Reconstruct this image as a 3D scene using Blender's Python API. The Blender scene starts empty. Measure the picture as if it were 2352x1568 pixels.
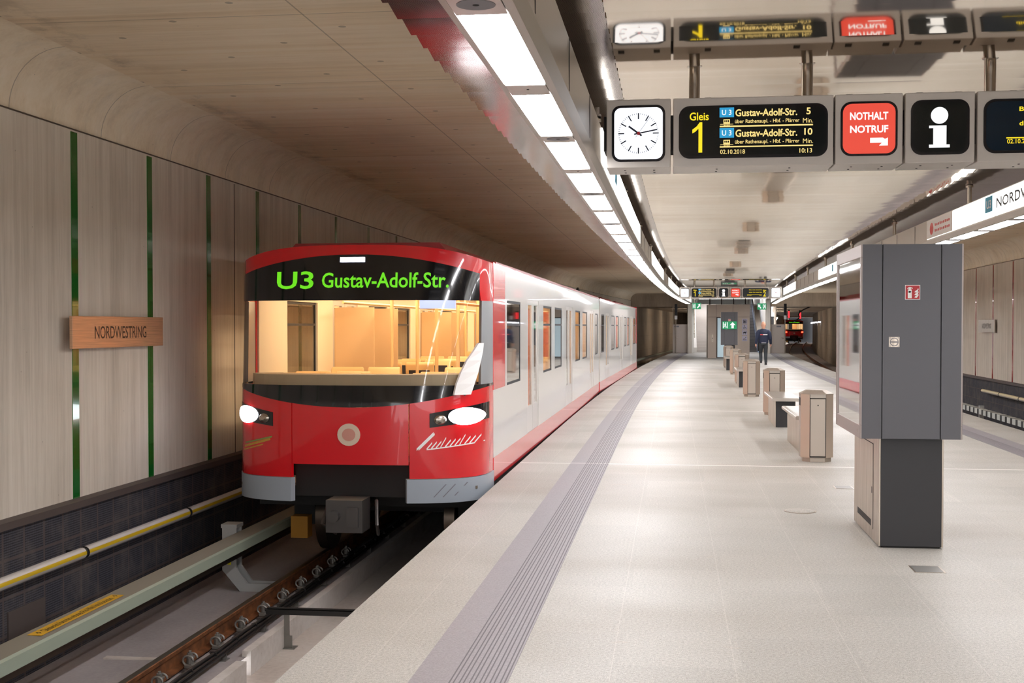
import bpy, bmesh, math, random
from mathutils import Vector, Matrix
random.seed(7)
sc = bpy.context.scene
COL = sc.collection

# ------------------------------------------------------------------ camera, world, exposure
F_PX, EYE, YH, VX = 2800.0, 1.7, 748.0, 1545.0
PITCH = math.radians(1.2)
CX, CY = 1176.0, YH + F_PX * math.tan(PITCH)
YAW = math.atan((VX - CX) * math.cos(PITCH) / F_PX)
cam = bpy.data.cameras.new('camera')
cam.sensor_width = 36.0
cam.lens = F_PX / 2352 * 36
cam.shift_y = (CY - 784) / 2352
cam.clip_end = 500
camo = bpy.data.objects.new('camera', cam)
camo.location = (0, 0, EYE)
camo.rotation_euler = (math.pi / 2 - PITCH, 0, YAW)
COL.objects.link(camo)
sc.camera = camo

w = bpy.data.worlds.new('world')
sc.world = w
w.use_nodes = True
w.node_tree.nodes['Background'].inputs[0].default_value = (.98, .98, 1.0, 1)
w.node_tree.nodes['Background'].inputs[1].default_value = 2.2
sc.view_settings.view_transform = 'Standard'
sc.view_settings.look = 'None'
sc.view_settings.gamma = 1
sc.view_settings.use_curve_mapping = False
sc.view_settings.exposure = 0.5
PANEL_LIGHT = 30.0      # luminaire panels
SIGN_LIGHT = 2.6        # lit sign boxes
sc.cycles.use_denoising = True
sc.cycles.max_bounces = 10
sc.cycles.diffuse_bounces = 5
sc.cycles.glossy_bounces = 5
sc.cycles.transparent_max_bounces = 16
sc.cycles.sample_clamp_indirect = 6.0

_f = Vector((-math.sin(YAW) * math.cos(PITCH), math.cos(YAW) * math.cos(PITCH), -math.sin(PITCH)))
_r = Vector((math.cos(YAW), math.sin(YAW), 0))
_u = _r.cross(_f)
def at(px, py, Y):
    """point of the plane y = Y that the photograph shows at a pixel"""
    d = _f + _r * ((px - CX) / F_PX) - _u * ((py - CY) / F_PX)
    t = Y / d.y
    return (d.x * t, EYE + d.z * t)

# ------------------------------------------------------------------ helpers
def lin(h):
    if isinstance(h, str):
        h = h.lstrip('#'); h = [int(h[i:i + 2], 16) / 255 for i in (0, 2, 4)]
    return tuple((c / 12.92 if c <= .04045 else ((c + .055) / 1.055) ** 2.4) for c in h)

def mat(name, col, rough=.5, metal=0.0, spec=.5, emit=None, es=0.0, coat=0.0):
    m = bpy.data.materials.new(name); m.use_nodes = True
    b = m.node_tree.nodes['Principled BSDF']
    c = lin(col)
    b.inputs['Base Color'].default_value = (*c, 1)
    b.inputs['Roughness'].default_value = rough
    b.inputs['Metallic'].default_value = metal
    b.inputs['Specular IOR Level'].default_value = spec
    b.inputs['Coat Weight'].default_value = coat
    if emit is not None:
        b.inputs['Emission Color'].default_value = (*lin(emit), 1)
        b.inputs['Emission Strength'].default_value = es
    return m

class N:
    """small node-graph writer on a material"""
    def __init__(s, m):
        s.t = m.node_tree; s.b = s.t.nodes['Principled BSDF']
        s.co = s.t.nodes.new('ShaderNodeTexCoord').outputs['Object']
    def new(s, kind, **kw):
        n = s.t.nodes.new(kind)
        for k, v in kw.items(): setattr(n, k, v)
        return n
    def link(s, a, b): s.t.links.new(a, b)
    def put(s, sock, v):
        if hasattr(v, 'is_linked') or hasattr(v, 'links'): s.link(v, sock)
        else: sock.default_value = v
    def math(s, op, a, b=0.0, c=None):
        n = s.new('ShaderNodeMath', operation=op)
        s.put(n.inputs[0], a); s.put(n.inputs[1], b)
        if c is not None: s.put(n.inputs[2], c)
        return n.outputs[0]
    def scaled(s, v):
        n = s.new('ShaderNodeMapping'); n.inputs['Scale'].default_value = v
        s.link(s.co, n.inputs['Vector']); return n.outputs[0]
    def xyz(s):
        n = s.new('ShaderNodeSeparateXYZ'); s.link(s.co, n.inputs[0]); return n.outputs
    def noise(s, scale=(1, 1, 1), sc_=1.0, det=4.0, rough=.55):
        n = s.new('ShaderNodeTexNoise'); n.inputs['Scale'].default_value = sc_
        n.inputs['Detail'].default_value = det; n.inputs['Roughness'].default_value = rough
        s.link(s.scaled(scale), n.inputs['Vector']); return n.outputs['Fac']
    def ramp(s, fac, stops):
        n = s.new('ShaderNodeValToRGB'); s.link(fac, n.inputs[0])
        e = n.color_ramp.elements
        while len(e) < len(stops): e.new(.5)
        for i, (p, c) in enumerate(stops):
            e[i].position = p; e[i].color = (*lin(c), 1) if not isinstance(c, float) else (c, c, c, 1)
        return n.outputs[0]
    def mix(s, fac, a, b, mode='MIX'):
        n = s.new('ShaderNodeMix', data_type='RGBA', blend_type=mode)
        s.put(n.inputs[0], fac)
        s.put(n.inputs[6], (*lin(a), 1) if isinstance(a, str) else a)
        s.put(n.inputs[7], (*lin(b), 1) if isinstance(b, str) else b)
        return n.outputs[2]
    def lines(s, v, period, width, phase=0.0):
        """1 on thin lines every `period` along v"""
        f = s.math('FRACT', s.math('DIVIDE', s.math('ADD', v, phase + 1000 * period), period))
        return s.math('LESS_THAN', f, width / period)
    def bump(s, h, strength=.3, dist=.01):
        n = s.new('ShaderNodeBump'); n.inputs['Strength'].default_value = strength
        n.inputs['Distance'].default_value = dist
        s.link(h, n.inputs['Height']); s.link(n.outputs[0], s.b.inputs['Normal'])
    def color(s, c): s.link(c, s.b.inputs['Base Color'])
    def rough(s, r): s.link(r, s.b.inputs['Roughness'])

class MB:
    """collects faces with material slots, links them as ONE mesh object"""
    def __init__(s, xf=None): s.v = []; s.f = []; s.m = []; s.xf = xf
    def add(s, verts, faces, mi=0):
        o = len(s.v); s.v += [tuple(p) for p in verts]
        for f in faces: s.f.append(tuple(i + o for i in f)); s.m.append(mi)
        return s
    def box(s, x0, x1, y0, y1, z0, z1, mi=0):
        v = [(x0, y0, z0), (x1, y0, z0), (x1, y1, z0), (x0, y1, z0), (x0, y0, z1), (x1, y0, z1), (x1, y1, z1), (x0, y1, z1)]
        return s.add(v, [(3, 2, 1, 0), (4, 5, 6, 7), (0, 1, 5, 4), (1, 2, 6, 5), (2, 3, 7, 6), (3, 0, 4, 7)], mi)
    def prism(s, poly, axis, a, b, mi=0, mi_a=None):
        """poly: 2D points; axis 'y': (x,z), axis 'z': (x,y), axis 'x': (y,z)"""
        def P(p, t): return (p[0], t, p[1]) if axis == 'y' else ((p[0], p[1], t) if axis == 'z' else (t, p[0], p[1]))
        n = len(poly)
        s.add([P(p, a) for p in poly] + [P(p, b) for p in poly], [tuple(range(n - 1, -1, -1))], mi if mi_a is None else mi_a)
        o = len(s.v) - 2 * n
        s.f.append(tuple(range(o + n, o + 2 * n))); s.m.append(mi)
        for i in range(n):
            j = (i + 1) % n
            s.f.append((o + i, o + j, o + n + j, o + n + i)); s.m.append(mi)
        return s
    def loft(s, rings, mi=0, caps=True, closed=True):
        n = len(rings[0]); o = len(s.v)
        for r in rings: s.v += [tuple(p) for p in r]
        for k in range(len(rings) - 1):
            for i in range(n if closed else n - 1):
                j = (i + 1) % n
                s.f.append((o + k * n + i, o + k * n + j, o + (k + 1) * n + j, o + (k + 1) * n + i)); s.m.append(mi)
        if caps and closed:
            s.f.append(tuple(range(o + n - 1, o - 1, -1))); s.m.append(mi)
            q = o + (len(rings) - 1) * n
            s.f.append(tuple(range(q, q + n))); s.m.append(mi)
        return s
    def tube(s, pts, r, seg=12, mi=0, caps=True):
        pts = [Vector(p) for p in pts]
        rr = r if isinstance(r, (list, tuple)) else [r] * len(pts)
        rings = []
        up = None
        for i, p in enumerate(pts):
            d = (pts[min(i + 1, len(pts) - 1)] - pts[max(i - 1, 0)]).normalized()
            if up is None: up = Vector((0, 0, 1)) if abs(d.z) < .9 else Vector((1, 0, 0))
            a = d.cross(up).normalized(); b = a.cross(d).normalized(); up = b
            q = rr[i] if isinstance(rr[i], (tuple, list)) else (rr[i], rr[i])
            rings.append([p + a * math.cos(t) * q[0] + b * math.sin(t) * q[1] for t in [2 * math.pi * k / seg for k in range(seg)]])
        return s.loft(rings, mi, caps)
    def sweep(s, prof, ys, off, mi=0, closed=False, zf=None, caps=True):
        rings = [[(x + off(y), y, z) for x, z in prof] for y in ys]
        return s.loft(rings, mi, caps, closed)
    def build(s, name, mats, parent=None, smooth=False, bevel=0, seg=2, org=(0, 0, 0)):
        me = bpy.data.meshes.new(name)
        vs = s.v
        if s.xf: vs = [s.xf(p) for p in vs]
        vs = [(p[0] - org[0], p[1] - org[1], p[2] - org[2]) for p in vs]
        me.from_pydata(vs, [], s.f)
        if not isinstance(mats, (list, tuple)): mats = [mats]
        for m in mats: me.materials.append(m)
        me.polygons.foreach_set('material_index', s.m)
        bm = bmesh.new(); bm.from_mesh(me)
        bmesh.ops.recalc_face_normals(bm, faces=bm.faces); bm.to_mesh(me); bm.free()
        o = bpy.data.objects.new(name, me); COL.objects.link(o)
        if smooth:
            me.polygons.foreach_set('use_smooth', [True] * len(me.polygons))
            if smooth != 'all': me.set_sharp_from_angle(angle=math.radians(38))
        if bevel:
            b = o.modifiers.new('bevel', 'BEVEL'); b.width = bevel; b.segments = seg; b.limit_method = 'ANGLE'
            b.angle_limit = math.radians(40); b.harden_normals = True
            me.polygons.foreach_set('use_smooth', [True] * len(me.polygons))
        me.update()
        if parent is not None: o.parent = parent
        return o

def thing(name, label, cat, loc=(0, 0, 0), rz=0.0, group=None):
    o = bpy.data.objects.new(name, None); COL.objects.link(o)
    o.location = loc; o.rotation_euler = (0, 0, rz); o.empty_display_size = .1
    return tag(o, label, cat, group)
def tag(o, label, cat=None, group=None):
    o['label'] = label
    if cat: o['category'] = cat
    if group: o['group'] = group
    return o
def struct(mb, name, mats, **kw):
    o = mb.build(name, mats, **kw); o['kind'] = 'structure'; return o
def copy_tree(o, parent=None):
    c = o.copy(); COL.objects.link(c)
    if parent is not None: c.parent = parent
    for ch in list(o.children): copy_tree(ch, c)
    return c
def rrect(x0, x1, z0, z1, r, n=6):
    out = []
    for cx, cz, a0 in ((x1 - r, z1 - r, 0), (x0 + r, z1 - r, 90), (x0 + r, z0 + r, 180), (x1 - r, z0 + r, 270)):
        for k in range(n + 1):
            a = math.radians(a0 + 90 * k / n); out.append((cx + r * math.cos(a), cz + r * math.sin(a)))
    return out
def circle(cx, cz, r, n=32): return [(cx + r * math.cos(2 * math.pi * k / n), cz + r * math.sin(2 * math.pi * k / n)) for k in range(n)]

_tc = {}
def glyphs(txt, bold):
    k = (txt, bold)
    if k not in _tc:
        cu = bpy.data.curves.new('t', 'FONT'); cu.body = txt; cu.offset = bold; cu.resolution_u = 3
        o = bpy.data.objects.new('t', cu); COL.objects.link(o)
        bpy.context.view_layer.update()
        me = bpy.data.meshes.new_from_object(o)
        v = [tuple(p.co[:2]) for p in me.vertices]; f = [tuple(p.vertices) for p in me.polygons]
        bpy.data.objects.remove(o); bpy.data.meshes.remove(me)
        x0 = min(p[0] for p in v); x1 = max(p[0] for p in v); y0 = min(p[1] for p in v); y1 = max(p[1] for p in v)
        _tc[k] = ([((p[0] - x0) / (x1 - x0), (p[1] - y0) / (y1 - y0)) for p in v], f)
    return _tc[k]
def text(mb, txt, M, mi=0, bold=0.0):
    """letters filling the unit square mapped by M(u, v) -> point"""
    v, f = glyphs(txt, bold)
    mb.add([M(*p) for p in v], f, mi)
def quad_map(x0, x1, z0, z1, y):
    return lambda u, v: (x0 + (x1 - x0) * u, y, z0 + (z1 - z0) * v)

# ------------------------------------------------------------------ the place's curve: everything bends gently to the right with distance
def S(y):
    if y < 18: return 0.0
    if y < 78: return .00052 * (y - 18) ** 2
    return 1.872 + .0624 * (y - 78) + .00026 * (y - 78) ** 2
def B(y):
    return 0.0 if y < 8 else .0005 * (y - 8) ** 2
def SR(y): return .8 * S(y)
YS = [-12, -6, 0, 4, 8, 12, 15, 18] + [20 + 2 * k for k in range(60)] + [142 + 4 * k for k in range(18)]
YP = [y for y in YS if y <= 78]

# ------------------------------------------------------------------ materials
def concrete(name, c0, c1, c2, streak, joint_axis=None, period=0, fine=(1, 1, 1), board=None, phase=0.0, bump=.25, holes=None, stain=None, grime=0.0):
    m = mat(name, c1, .78, spec=.25); n = N(m)
    big = n.noise((1, 1, 1), .55, 4)
    st = n.noise(streak, 1.0, 6, .62)
    st2 = n.noise(fine, 1.0, 3)
    f = n.math('ADD', n.math('MULTIPLY', big, .4), n.math('ADD', n.math('MULTIPLY', st, .42), n.math('MULTIPLY', st2, .18)))
    c = n.ramp(f, [(.3, c0), (.5, c1), (.68, c2)])
    x = n.xyz()
    if board:
        ax, per = board
        fl = n.math('FLOOR', n.math('DIVIDE', x[ax], per))
        wn = n.new('ShaderNodeTexWhiteNoise', noise_dimensions='1D'); n.link(fl, wn.inputs['W'])
        c = n.mix(.07, c, wn.outputs['Value'], 'OVERLAY')
    # pores
    vo = n.new('ShaderNodeTexVoronoi'); vo.inputs['Scale'].default_value = 5.0
    n.link(n.scaled((1, 1, 1)), vo.inputs['Vector'])
    c = n.mix(n.math('MULTIPLY', n.math('LESS_THAN', vo.outputs['Distance'], .035), .35), c, '4a4038')
    if joint_axis is not None:
        for ax, per, ph in joint_axis:
            c = n.mix(n.math('MULTIPLY', n.lines(x[ax], per, .014, ph), .4), c, '463c34')
    if holes:
        hx, hy = holes
        a = n.math('SUBTRACT', n.math('FRACT', n.math('DIVIDE', n.math('ADD', x[0], 100.2), hx)), .5)
        row = n.math('FLOOR', n.math('DIVIDE', n.math('ADD', x[0], 100.2), hx))
        b = n.math('SUBTRACT', n.math('FRACT', n.math('ADD', n.math('DIVIDE', n.math('ADD', x[1], 100.), hy), n.math('MULTIPLY', row, .37))), .5)
        a = n.math('MULTIPLY', a, hx); b = n.math('MULTIPLY', b, hy)
        d = n.math('ADD', n.math('MULTIPLY', a, a), n.math('MULTIPLY', b, b))
        c = n.mix(n.math('MULTIPLY', n.math('LESS_THAN', d, .0009), .45), c, '4e443c')
    if stain:
        g0, g1 = stain
        sn = n.noise((1.2, .8, 1), 1.6, 6, .72)
        mk = n.math('MULTIPLY', n.math('SMOOTH_MIN', n.math('MULTIPLY', n.math('SUBTRACT', x[0], g0), 6.0), n.math('MULTIPLY', n.math('SUBTRACT', g1, x[0]), 3.0), .3), 1.0)
        mk.node.use_clamp = True
        c = n.mix(n.math('MULTIPLY', mk, n.ramp(sn, [(.46, 0.0), (.66, .6)])), c, '6a5a4c')
    if grime:
        gn = n.noise((3, 3, .25), 1.3, 7, .75)
        c = n.mix(n.ramp(gn, [(.5, 0.0), (.75, grime)]), c, '8f867a')
    n.color(c); n.bump(f, bump, .012)
    return m

M_WALL = concrete('board_marked_wall_concrete', 'bab0a2', 'd8cfc2', 'e9e2d7', (9, 13, .35), fine=(50, 50, 2), bump=.2, grime=.35)
M_CEIL = concrete('grey_brown_ceiling_concrete', 'd2bd9f', 'ead8bd', 'f3e6d0', (.35, 9, 1), [(1, 2.5, 1.15), (0, 2.45, .3)], fine=(4, 60, 4), board=(1, .11), holes=(.62, 1.25), stain=(-5.05, -4.55))
M_COVE = concrete('cove_concrete', 'd9c6aa', 'f0e2ca', 'f8eedd', (3, 3.5, 3), [(1, 1.66, .35)], fine=(20, 30, 20), grime=.25)
M_TUNNEL = concrete('tunnel_concrete', '94887a', 'b8ab9c', 'cdc1b2', (1.2, 1.2, .15), [(2, 1.1, .2)], fine=(10, 10, 2))
M_PALE = concrete('pale_plinth_concrete', 'b5aca4', 'd2cbc5', 'e0dad5', (2, 2, 2), fine=(20, 20, 20), bump=.15)
M_BED = concrete('track_bed_slab', '8f8786', 'aaa2a1', 'bcb4b3', (1, .3, 1), fine=(30, 30, 30))
M_TROUGH = concrete('trough_concrete', 'a99d93', 'cbc1b8', 'ddd5ce', (1.5, .6, 1), fine=(20, 20, 20))
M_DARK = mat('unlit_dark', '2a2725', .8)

def granite():
    m = mat('pale_granite_paving', 'd8d2cb', .5, spec=.3); n = N(m)
    sp = n.noise((1, 1, 1), 190.0, 2, .6)
    sp2 = n.noise((1, 1, 1), 60.0, 2, .6)
    big = n.noise((.5, .9, 1), .6, 3)
    c = n.ramp(n.math('ADD', n.math('MULTIPLY', sp, .65), n.math('MULTIPLY', sp2, .35)), [(.33, '7f7b74'), (.5, 'a6a29b'), (.62, 'bfbbb3')])
    c = n.mix(n.ramp(big, [(.42, 0.0), (.7, .35)]), c, 'cdbfae', 'MULTIPLY')
    x = n.xyz()
    # tile field: rows of slabs 0.61 wide, 1.22 long, running bond
    row = n.math('FLOOR', n.math('DIVIDE', n.math('ADD', x[0], 100.3), .61))
    yo = n.math('ADD', x[1], n.math('MULTIPLY', n.math('MODULO', row, 2.0), .6))
    wn = n.new('ShaderNodeTexWhiteNoise', noise_dimensions='2D')
    cb = n.new('ShaderNodeCombineXYZ'); n.link(row, cb.inputs[0]); n.link(n.math('FLOOR', n.math('DIVIDE', yo, 1.22)), cb.inputs[1])
    n.link(cb.outputs[0], wn.inputs['Vector'])
    c = n.mix(.045, c, wn.outputs['Value'], 'OVERLAY')
    c = n.mix(n.math('MULTIPLY', n.lines(x[0], .61, .005, .3), .12), c, 'f2ece2')
    c = n.mix(n.math('MULTIPLY', n.lines(yo, 1.22, .006), .16), c, 'a59c92')
    c = n.mix(n.math('MULTIPLY', n.lines(x[1], 9.6, .035, 4.2), .8), c, 'f7f4ef')
    st = n.noise((.9, 1.6, 1), 1.5, 5, .7)
    c = n.mix(n.ramp(st, [(.66, 0.0), (.74, .25)]), c, 'b99f86')
    n.color(c)
    r = n.ramp(big, [(.3, .46), (.7, .58)]); n.rough(r)
    return m
M_GRANITE = granite()
def strip_mat():
    m = mat('grey_violet_guide_paving', 'a59da0', .5, spec=.4); n = N(m)
    x = n.xyz(); sp = n.noise((1, 1, 1), 120, 2)
    c = n.ramp(sp, [(.3, '7d777a'), (.7, '938d90')])
    c = n.mix(n.math('MULTIPLY', n.lines(x[1], .3, .006), .35), c, '7b7378')
    c = n.mix(n.math('MULTIPLY', n.lines(x[1], 9.6, .035, 4.2), .8), c, 'f0ece6')
    n.color(c); return m
M_STRIP = strip_mat()
M_GROOVE = mat('dark_groove', '615b5f', .7)

def acoustic():
    m = mat('dark_acoustic_panels', '3c3a3e', .75, spec=.3); n = N(m); x = n.xyz()
    fr = n.math('MAXIMUM', n.lines(x[1], .335, .028), n.lines(x[2], .318, .024, .26))
    fine = n.math('MAXIMUM', n.lines(x[2], .021, .008), n.math('MULTIPLY', n.lines(x[1], .03, .006), .6))
    ns = n.noise((1, 1, 1), 3.0, 5, .7)
    c = n.mix(fine, '4b4b53', '2a292e')
    c = n.mix(fr, c, '544b4a')
    c = n.mix(n.ramp(ns, [(.45, 0.0), (.75, .4)]), c, '7d746c')
    n.color(c); n.bump(n.math('SUBTRACT', fr, fine), .6, .01); return m
M_ACOU = acoustic()
M_LEDGE = mat('brown_black_ledge', '544b48', .55, spec=.4)

def perforated(name, col, rough, metal, per=.012):
    m = mat(name, col, rough, metal); n = N(m); x = n.xyz()
    # staggered round holes
    u = n.math('DIVIDE', x[0], per); v = n.math('DIVIDE', x[1], per)
    a = n.math('SUBTRACT', n.math('FRACT', n.math('ADD', n.math('ADD', u, v), 1000.)), .5)
    b = n.math('SUBTRACT', n.math('FRACT', n.math('ADD', n.math('SUBTRACT', u, v), 1000.)), .5)
    d = n.math('ADD', n.math('MULTIPLY', a, a), n.math('MULTIPLY', b, b))
    hole = n.math('LESS_THAN', d, .10)
    n.color(n.mix(hole, col, '1b1a1a'))
    n.link(n.math('MULTIPLY', n.math('SUBTRACT', 1.0, hole), metal), n.b.inputs['Metallic'])
    return m
M_PERF = perforated('perforated_ceiling_metal', 'd8d0ca', .16, 1.0)
M_MIRROR = mat('polished_ceiling_metal', 'e6dccf', .07, 1.0)
M_FASCIA = mat('light_bronze_painted_metal', 'aaa196', .32, .35, spec=.5)
M_FASCIA2 = mat('fascia_pale_metal', 'b7aea4', .28, .6)
M_LAMP = mat('white_luminaire_diffuser', 'ffffff', .4, emit='fdfcff', es=PANEL_LIGHT)
M_LITSIGN = mat('backlit_white_sign', 'ffffff', .4, emit='fffdf8', es=SIGN_LIGHT)
M_SIGNBOX = mat('sign_housing_grey', 'cbc4bd', .4, .1)
M_SEAM = mat('dark_seam', '1c1a19', .7)
M_STEEL = mat('stainless_steel', 'b9b0a5', .25, 1.0)
def brushed(name, col, rough, sc_=(60, 60, 1), metal=1.0):
    m = mat(name, col, rough, metal); n = N(m)
    f = n.noise(sc_, 1.0, 3); c = n.mix(n.ramp(f, [(.35, 0.0), (.7, .35)]), col, '6f675f'); n.color(c)
    n.rough(n.ramp(f, [(.3, rough - .06), (.7, rough + .1)])); return m
M_BRUSH = brushed('brushed_steel', 'c4b8aa', .34, (80, 80, 2))
M_BINPERF = perforated('perforated_bin_steel', 'c8b8a8', .35, .7, .05)
M_BINSTEEL = mat('bin_satin_steel', 'b3a89c', .38, .75)
M_COPPER = brushed('brushed_copper_plate', 'dcb190', .35, (2, 2, 90), .55)
M_SIGNTXT = mat('dark_brown_letters', '3a241c', .5)
M_ANTH = mat('anthracite_sheet_metal', '58575b', .42, .3)
M_ANTH2 = mat('anthracite_seam', '232326', .6)
M_BLACKBASE = mat('black_base_cladding', '2c2b2d', .45, .1)
M_BRONZE = mat('bronze_window_frame', '9a8f8a', .4, .6)
M_BLACK = mat('black_plastic', '101013', .3)
M_BEZEL = mat('black_glossy_bezel', '17161c', .15)
M_CLOCK = mat('lit_clock_face', 'f2f5fa', .3, emit='eef4ff', es=0.74)
M_NAVY = mat('navy_clock_marks', '1a2036', .5)
M_REDHUB = mat('red_clock_hub', 'd0202c', .4)
M_SCREEN = mat('dark_display_screen', '0a1416', .12)
M_SCREENB = mat('dark_blue_display_screen', '0b2233', .12)
M_YEL = mat('yellow_display_characters', '201c00', .5, emit='ffe11e', es=0.74)
M_CREAM = mat('cream_display_characters', '201c10', .5, emit='ffe08a', es=0.74)
M_UBLUE = mat('blue_line_badge', '103040', .5, emit='2aa7dd', es=0.59)
M_WHITEC = mat('white_display_characters', '404040', .5, emit='ffffff', es=0.74)
M_EMRED = mat('lit_red_emergency_sign', '802018', .4, emit='f2503c', es=0.59)
M_GREENLIT = mat('lit_green_exit_sign', '0a5a38', .4, emit='14915a', es=0.59)
M_GREENSTRIP = mat('green_enamel_strip', '156b25', .18, .1, coat=.6)
M_REDSTRIP = mat('red_enamel_strip', 'b02a28', .16, .1, coat=.6)
M_REDSIGN = mat('fire_sign_red', 'b3121c', .4)
M_WHITE = mat('white_print', 'ece9e6', .5)
M_GREYPRINT = mat('grey_print', '77757a', .5)
M_BLUEPRINT = mat('soft_blue_print', '8f97bd', .5)
M_REDPRINT = mat('soft_red_print', 'd64a48', .5)
M_PAPER = mat('lit_poster_paper', 'f4f4f6', .5, emit='f4f4fb', es=1.7)
M_BADGE = mat('blue_badge_print', '1f9cc0', .45)
M_TXTGREY = mat('grey_black_lettering', '3a3a3c', .5)
M_RUST = mat('rusty_rail_brown', '6e4326', .6, .35)
def rust():
    n = N(M_RUST); f = n.noise((1, 1, 1), 9, 5); n.color(n.ramp(f, [(.3, '4f2f1a'), (.55, '7a4a29'), (.75, '8f5b35')])); return
rust()
M_RAILTOP = mat('polished_rail_head', '6d6259', .3, .9)
M_GALV = mat('galvanised_fastening', '8a8782', .45, .6)
M_CABLE = mat('black_cable', '1d1a19', .5)
M_COVER = mat('pale_green_rail_cover', '9aa493', .5)
M_COVERTOP = mat('dusty_cover_top', '8b8578', .7)
M_WARN = mat('yellow_warning_label', 'e0ad1c', .5)
M_BLACKTXT = mat('black_lettering', '1c1606', .6)
M_BRACKET = mat('grey_bracket_paint', 'a3a3a0', .5)
M_TUBEW = mat('white_tube_sleeve', 'd6d2cd', .4)
M_TUBEY = mat('yellow_tube_stripe', 'd5b21a', .45)
M_TUBEG = mat('grey_tube_underside', 'b5aea8', .5)
M_TUBEC = mat('cream_tube_sleeve', 'd8c79d', .4)
M_SEAT = perforated('perforated_seat_steel', 'c9c4be', .3, .9, .02)

# train materials
M_TRED = mat('train_red_paint', 'd6101c', .25, coat=.7)
M_TROOF = mat('train_roof_red', '9a1418', .4, coat=.2)
M_TWHITE = mat('train_white_paint', 'cfccc7', .28, coat=.6)
M_TGREY = mat('train_grey_bumper', '9aa2ab', .4, coat=.2)
M_TBLACK = mat('train_black_glass', '0b0c11', .1, coat=.5)
M_TDARK = mat('train_underframe_dark', '171514', .7)
M_TDOOR = mat('train_door_leaf', 'c6c2bd', .3, coat=.4)
M_OCHRE = mat('ochre_pickup', 'b07a1e', .6)
M_PILL = mat('train_silver_pillar', 'a7abae', .3, .4)
M_TRUB = mat('train_rubber', '26262a', .6)
M_TGANG = mat('train_gangway_beige', 'c2ad84', .6)
M_TINT = mat('train_interior_cream', 'efe2c8', .5)
M_TINT2 = mat('train_interior_wood', 'e0be94', .5)
M_TFLOOR = mat('train_interior_floor', '6d6459', .6)
M_TSEAT = mat('train_seat_shell', 'e6c48f', .45)
M_TCUSH = mat('train_seat_cushion', '2b2b35', .8)
M_TORANGE = mat('train_orange_trim', 'd9733a', .5)
M_TLAMP = mat('train_interior_lamp', 'ffffff', .5, emit='ffdfb8', es=15.0)
M_HEADL = mat('headlamp_glow', 'ffffff', .3, emit='f4f6ff', es=6.0)
M_TOPL = mat('top_lamp_glow', 'ffffff', .3, emit='e8ecff', es=8.0)
M_LED = mat('green_led_text', '102008', .5, emit='6ddc1e', es=0.74)
M_TAIL = mat('tail_lamp_glow', 'ff4030', .3, emit='ff2a18', es=14.0)
M_TSCREEN = mat('train_info_screen', '8090c0', .3, emit='a9bdf5', es=0.89)
def glass(name, tint, ior=1.45):
    m = bpy.data.materials.new(name); m.use_nodes = True; t = m.node_tree; t.nodes.clear()
    o = t.nodes.new('ShaderNodeOutputMaterial'); mx = t.nodes.new('ShaderNodeMixShader')
    tr = t.nodes.new('ShaderNodeBsdfTransparent'); gl = t.nodes.new('ShaderNodeBsdfGlossy'); fr = t.nodes.new('ShaderNodeFresnel')
    tr.inputs[0].default_value = (*lin(tint), 1); gl.inputs['Roughness'].default_value = .03; fr.inputs[0].default_value = ior
    t.links.new(fr.outputs[0], mx.inputs[0]); t.links.new(tr.outputs[0], mx.inputs[1]); t.links.new(gl.outputs[0], mx.inputs[2]); t.links.new(mx.outputs[0], o.inputs[0])
    return m
M_GLASS = glass('clear_glass', 'f6f8f8', 1.25)
M_TGLASS = glass('train_window_glass', 'efece4', ior=1.3)
M_BLUEGLASS = mat('pale_blue_lift_glass', 'bcd3dd', .12, emit='cfe6f0', es=.25)  # faint emission in the glass stands for the lit lift interior

# ------------------------------------------------------------------ setting: platform
pl = MB()
rings = [[(-1.88 + S(y), y, 0), (5.63 + SR(y), y, 0), (5.63 + SR(y), y, -.22), (-1.88 + S(y), y, -.22)] for y in YP]
pl.loft(rings)
struct(pl, 'floor', [M_GRANITE])
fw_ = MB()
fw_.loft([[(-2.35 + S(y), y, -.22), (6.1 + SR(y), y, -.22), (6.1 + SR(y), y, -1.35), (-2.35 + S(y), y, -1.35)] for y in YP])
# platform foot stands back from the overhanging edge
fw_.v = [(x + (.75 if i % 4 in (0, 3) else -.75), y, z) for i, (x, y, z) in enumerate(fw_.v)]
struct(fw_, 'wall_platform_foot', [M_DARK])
# smooth tone band + grooved guide band
for nm, x0, x1, xm, off in (('trim_1', -1.245, -.775, -1.065, S), ('trim_2', 4.50, 4.955, 4.74, SR)):
    t = MB(); t.sweep([(x0, .001), (x0, .004), (x1, .004), (x1, .001)], YP, off, 0, True)
    g0, g1 = (xm, x1) if nm == 'trim_1' else (x0, xm)
    for k in range(6):
        for d in (0, .02):
            c = g0 + .012 + (g1 - g0 - .03) * k / 5.0 * .93 + d
            t.sweep([(c, .004), (c, .0048), (c + .007, .0048), (c + .007, .004)], YP, off, 1, True)
    struct(t, nm, [M_STRIP, M_GROOVE])
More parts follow.
